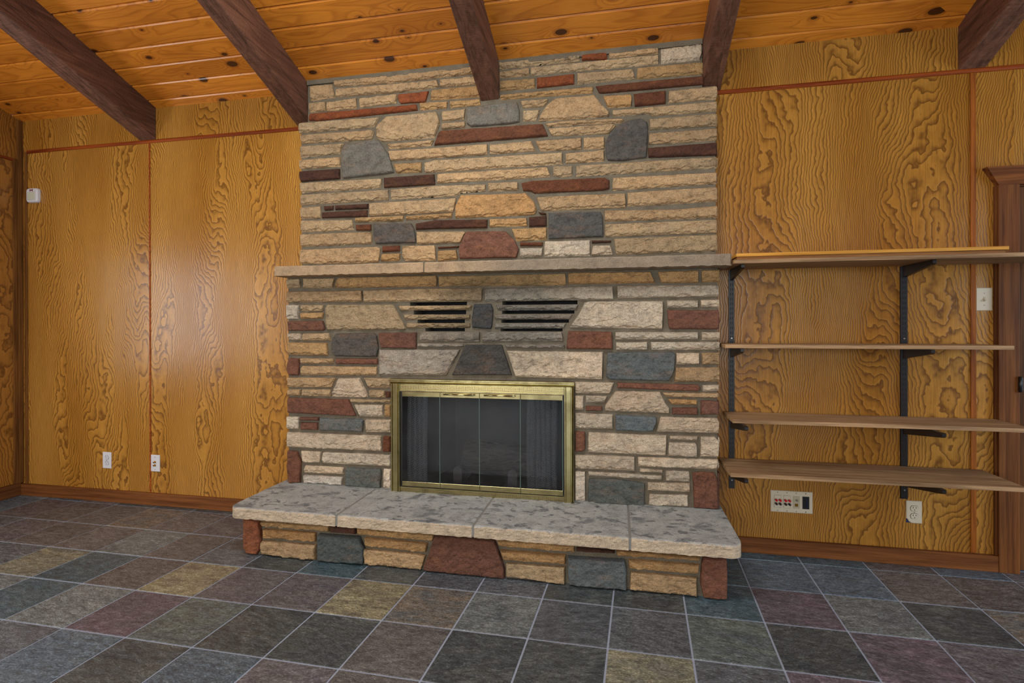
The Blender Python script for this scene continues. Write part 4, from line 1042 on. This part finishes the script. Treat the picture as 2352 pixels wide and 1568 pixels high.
m = MB(); m.box(1.7245, 1.7345, -.0068, -.0055, 1.335, 1.359); m.build('toggle_slot', M_IVORY_D, SW)
m = MB(); m.prism([(-.006, 1.342), (-.016, 1.336), (-.0175, 1.340), (-.006, 1.353)], 1.7262, 1.7328, 'x'); m.build('toggle', M_IVORY, SW)
screws(SW, [(1.7295, 1.377), (1.7295, 1.317)])
G = plate('speaker_socket_plate', .742, .948, .222, .337, 'wide ivory wall plate with red and black speaker posts under the lowest shelf', 'socket plate')
gx = [.776, .822, .868, .914]; zc = .2795
screws(G, [(x, z) for x in gx[:3] for z in (zc + .0485, zc - .0485)]); screws(G, [(gx[3], zc + .0485), (gx[3], zc - .0485)], M_SLOT)
for x in gx[:2]:
    m = MB(); m.box(x - .0168, x + .0168, -.0064, -.0058, zc - .0338, zc + .0338); m.build('insert_gap', M_SLOT, G)
    m = MB(); m.box(x - .016, x + .016, -.0072, -.0055, zc - .033, zc + .033, 0, .0004); m.build('insert', M_IVORY, G)
    for dx_ in (-.0095, .0095):
        m = MB(); m.cyl((x + dx_, -.007, zc + .009), (x + dx_, -.026, zc + .009), .0062, .0055, 14); m.build('red_binding_post', M_RED, G)
        m = MB(); m.cyl((x + dx_, -.007, zc - .010), (x + dx_, -.026, zc - .010), .0062, .0055, 14); m.build('black_binding_post', M_BLK, G)
x = gx[2]; m = MB(); m.box(x - .0165, x + .0165, -.0070, -.0055, zc - .033, zc + .033, 0, .0004); m.build('insert', M_IVORY_D, G)
m = MB(); m.cyl((x, -.006, zc + .012), (x, -.020, zc + .012), .0045, n=14); m.build('coaxial_jack', M_STEEL, G)
m = MB(); m.box(x - .0075, x + .0075, -.0078, -.0065, zc - .022, zc - .007); m.build('network_jack', M_GOLD, G)
x = gx[3]; m = MB(); m.box(x - .0165, x + .0165, -.0068, -.0055, zc - .033, zc + .033); m.build('open_gang', M_DARK, G)
m = MB()
for k in range(10):
    a, b_ = [(x + .010 * math.sin(t * 2.6) - .004, -.0085, zc + .024 - .045 * t) for t in (k / 10, (k + 1) / 10)]; m.cyl(a, b_, .0011, n=6)
m.build('loose_wire', M_NAVY, G)
# motion sensor
P_ = thing('motion_sensor', 'small square white motion sensor high on the wall near the left corner', 'sensor', (-4.195, 0, 2.168))
m = MB(); cx, cz = -4.195, 2.168; hw, hh = .050, .052; pts = []
for k in range(32):
    w = 2 * math.pi * k / 32; c_, s_ = math.cos(w), math.sin(w); e = 0.32; pts.append((math.copysign(abs(c_) ** e, c_) * hw, math.copysign(abs(s_) ** e, s_) * hh))
rings = [(1.0, -.001), (1.0, -.014), (.96, -.022), (.88, -.026)]
for sc_, y in rings: m.v += [(cx + p[0] * sc_, y, cz + p[1] * sc_) for p in pts]
for L in range(3):
    for k in range(32): m.face((L * 32 + k, L * 32 + (k + 1) % 32, (L + 1) * 32 + (k + 1) % 32, (L + 1) * 32 + k), 0, True)
m.face([3 * 32 + k for k in range(32)]); m.build('housing', M_WHITE, P_)
m = MB(); m.box(cx - .034, cx + .034, -.029, -.024, cz - .034, cz + .022, 0, .004); m.build('lens', M_LENS, P_)
m = MB()
for a, b_ in (((-.012, .029), (.012, .041)), ((-.012, .041), (.012, .029))):
    m.cyl((cx + a[0], -.0265, cz + a[1]), (cx + b_[0], -.0265, cz + b_[1]), .0022, n=6)
m.box(cx - .014, cx - .010, -.0272, -.0262, cz + .027, cz + .043); m.box(cx + .010, cx + .014, -.0272, -.0262, cz + .027, cz + .043); m.build('emblem', M_EMBLEM, P_)

for o in S.objects:
    if '_w' in o: del o['_w']
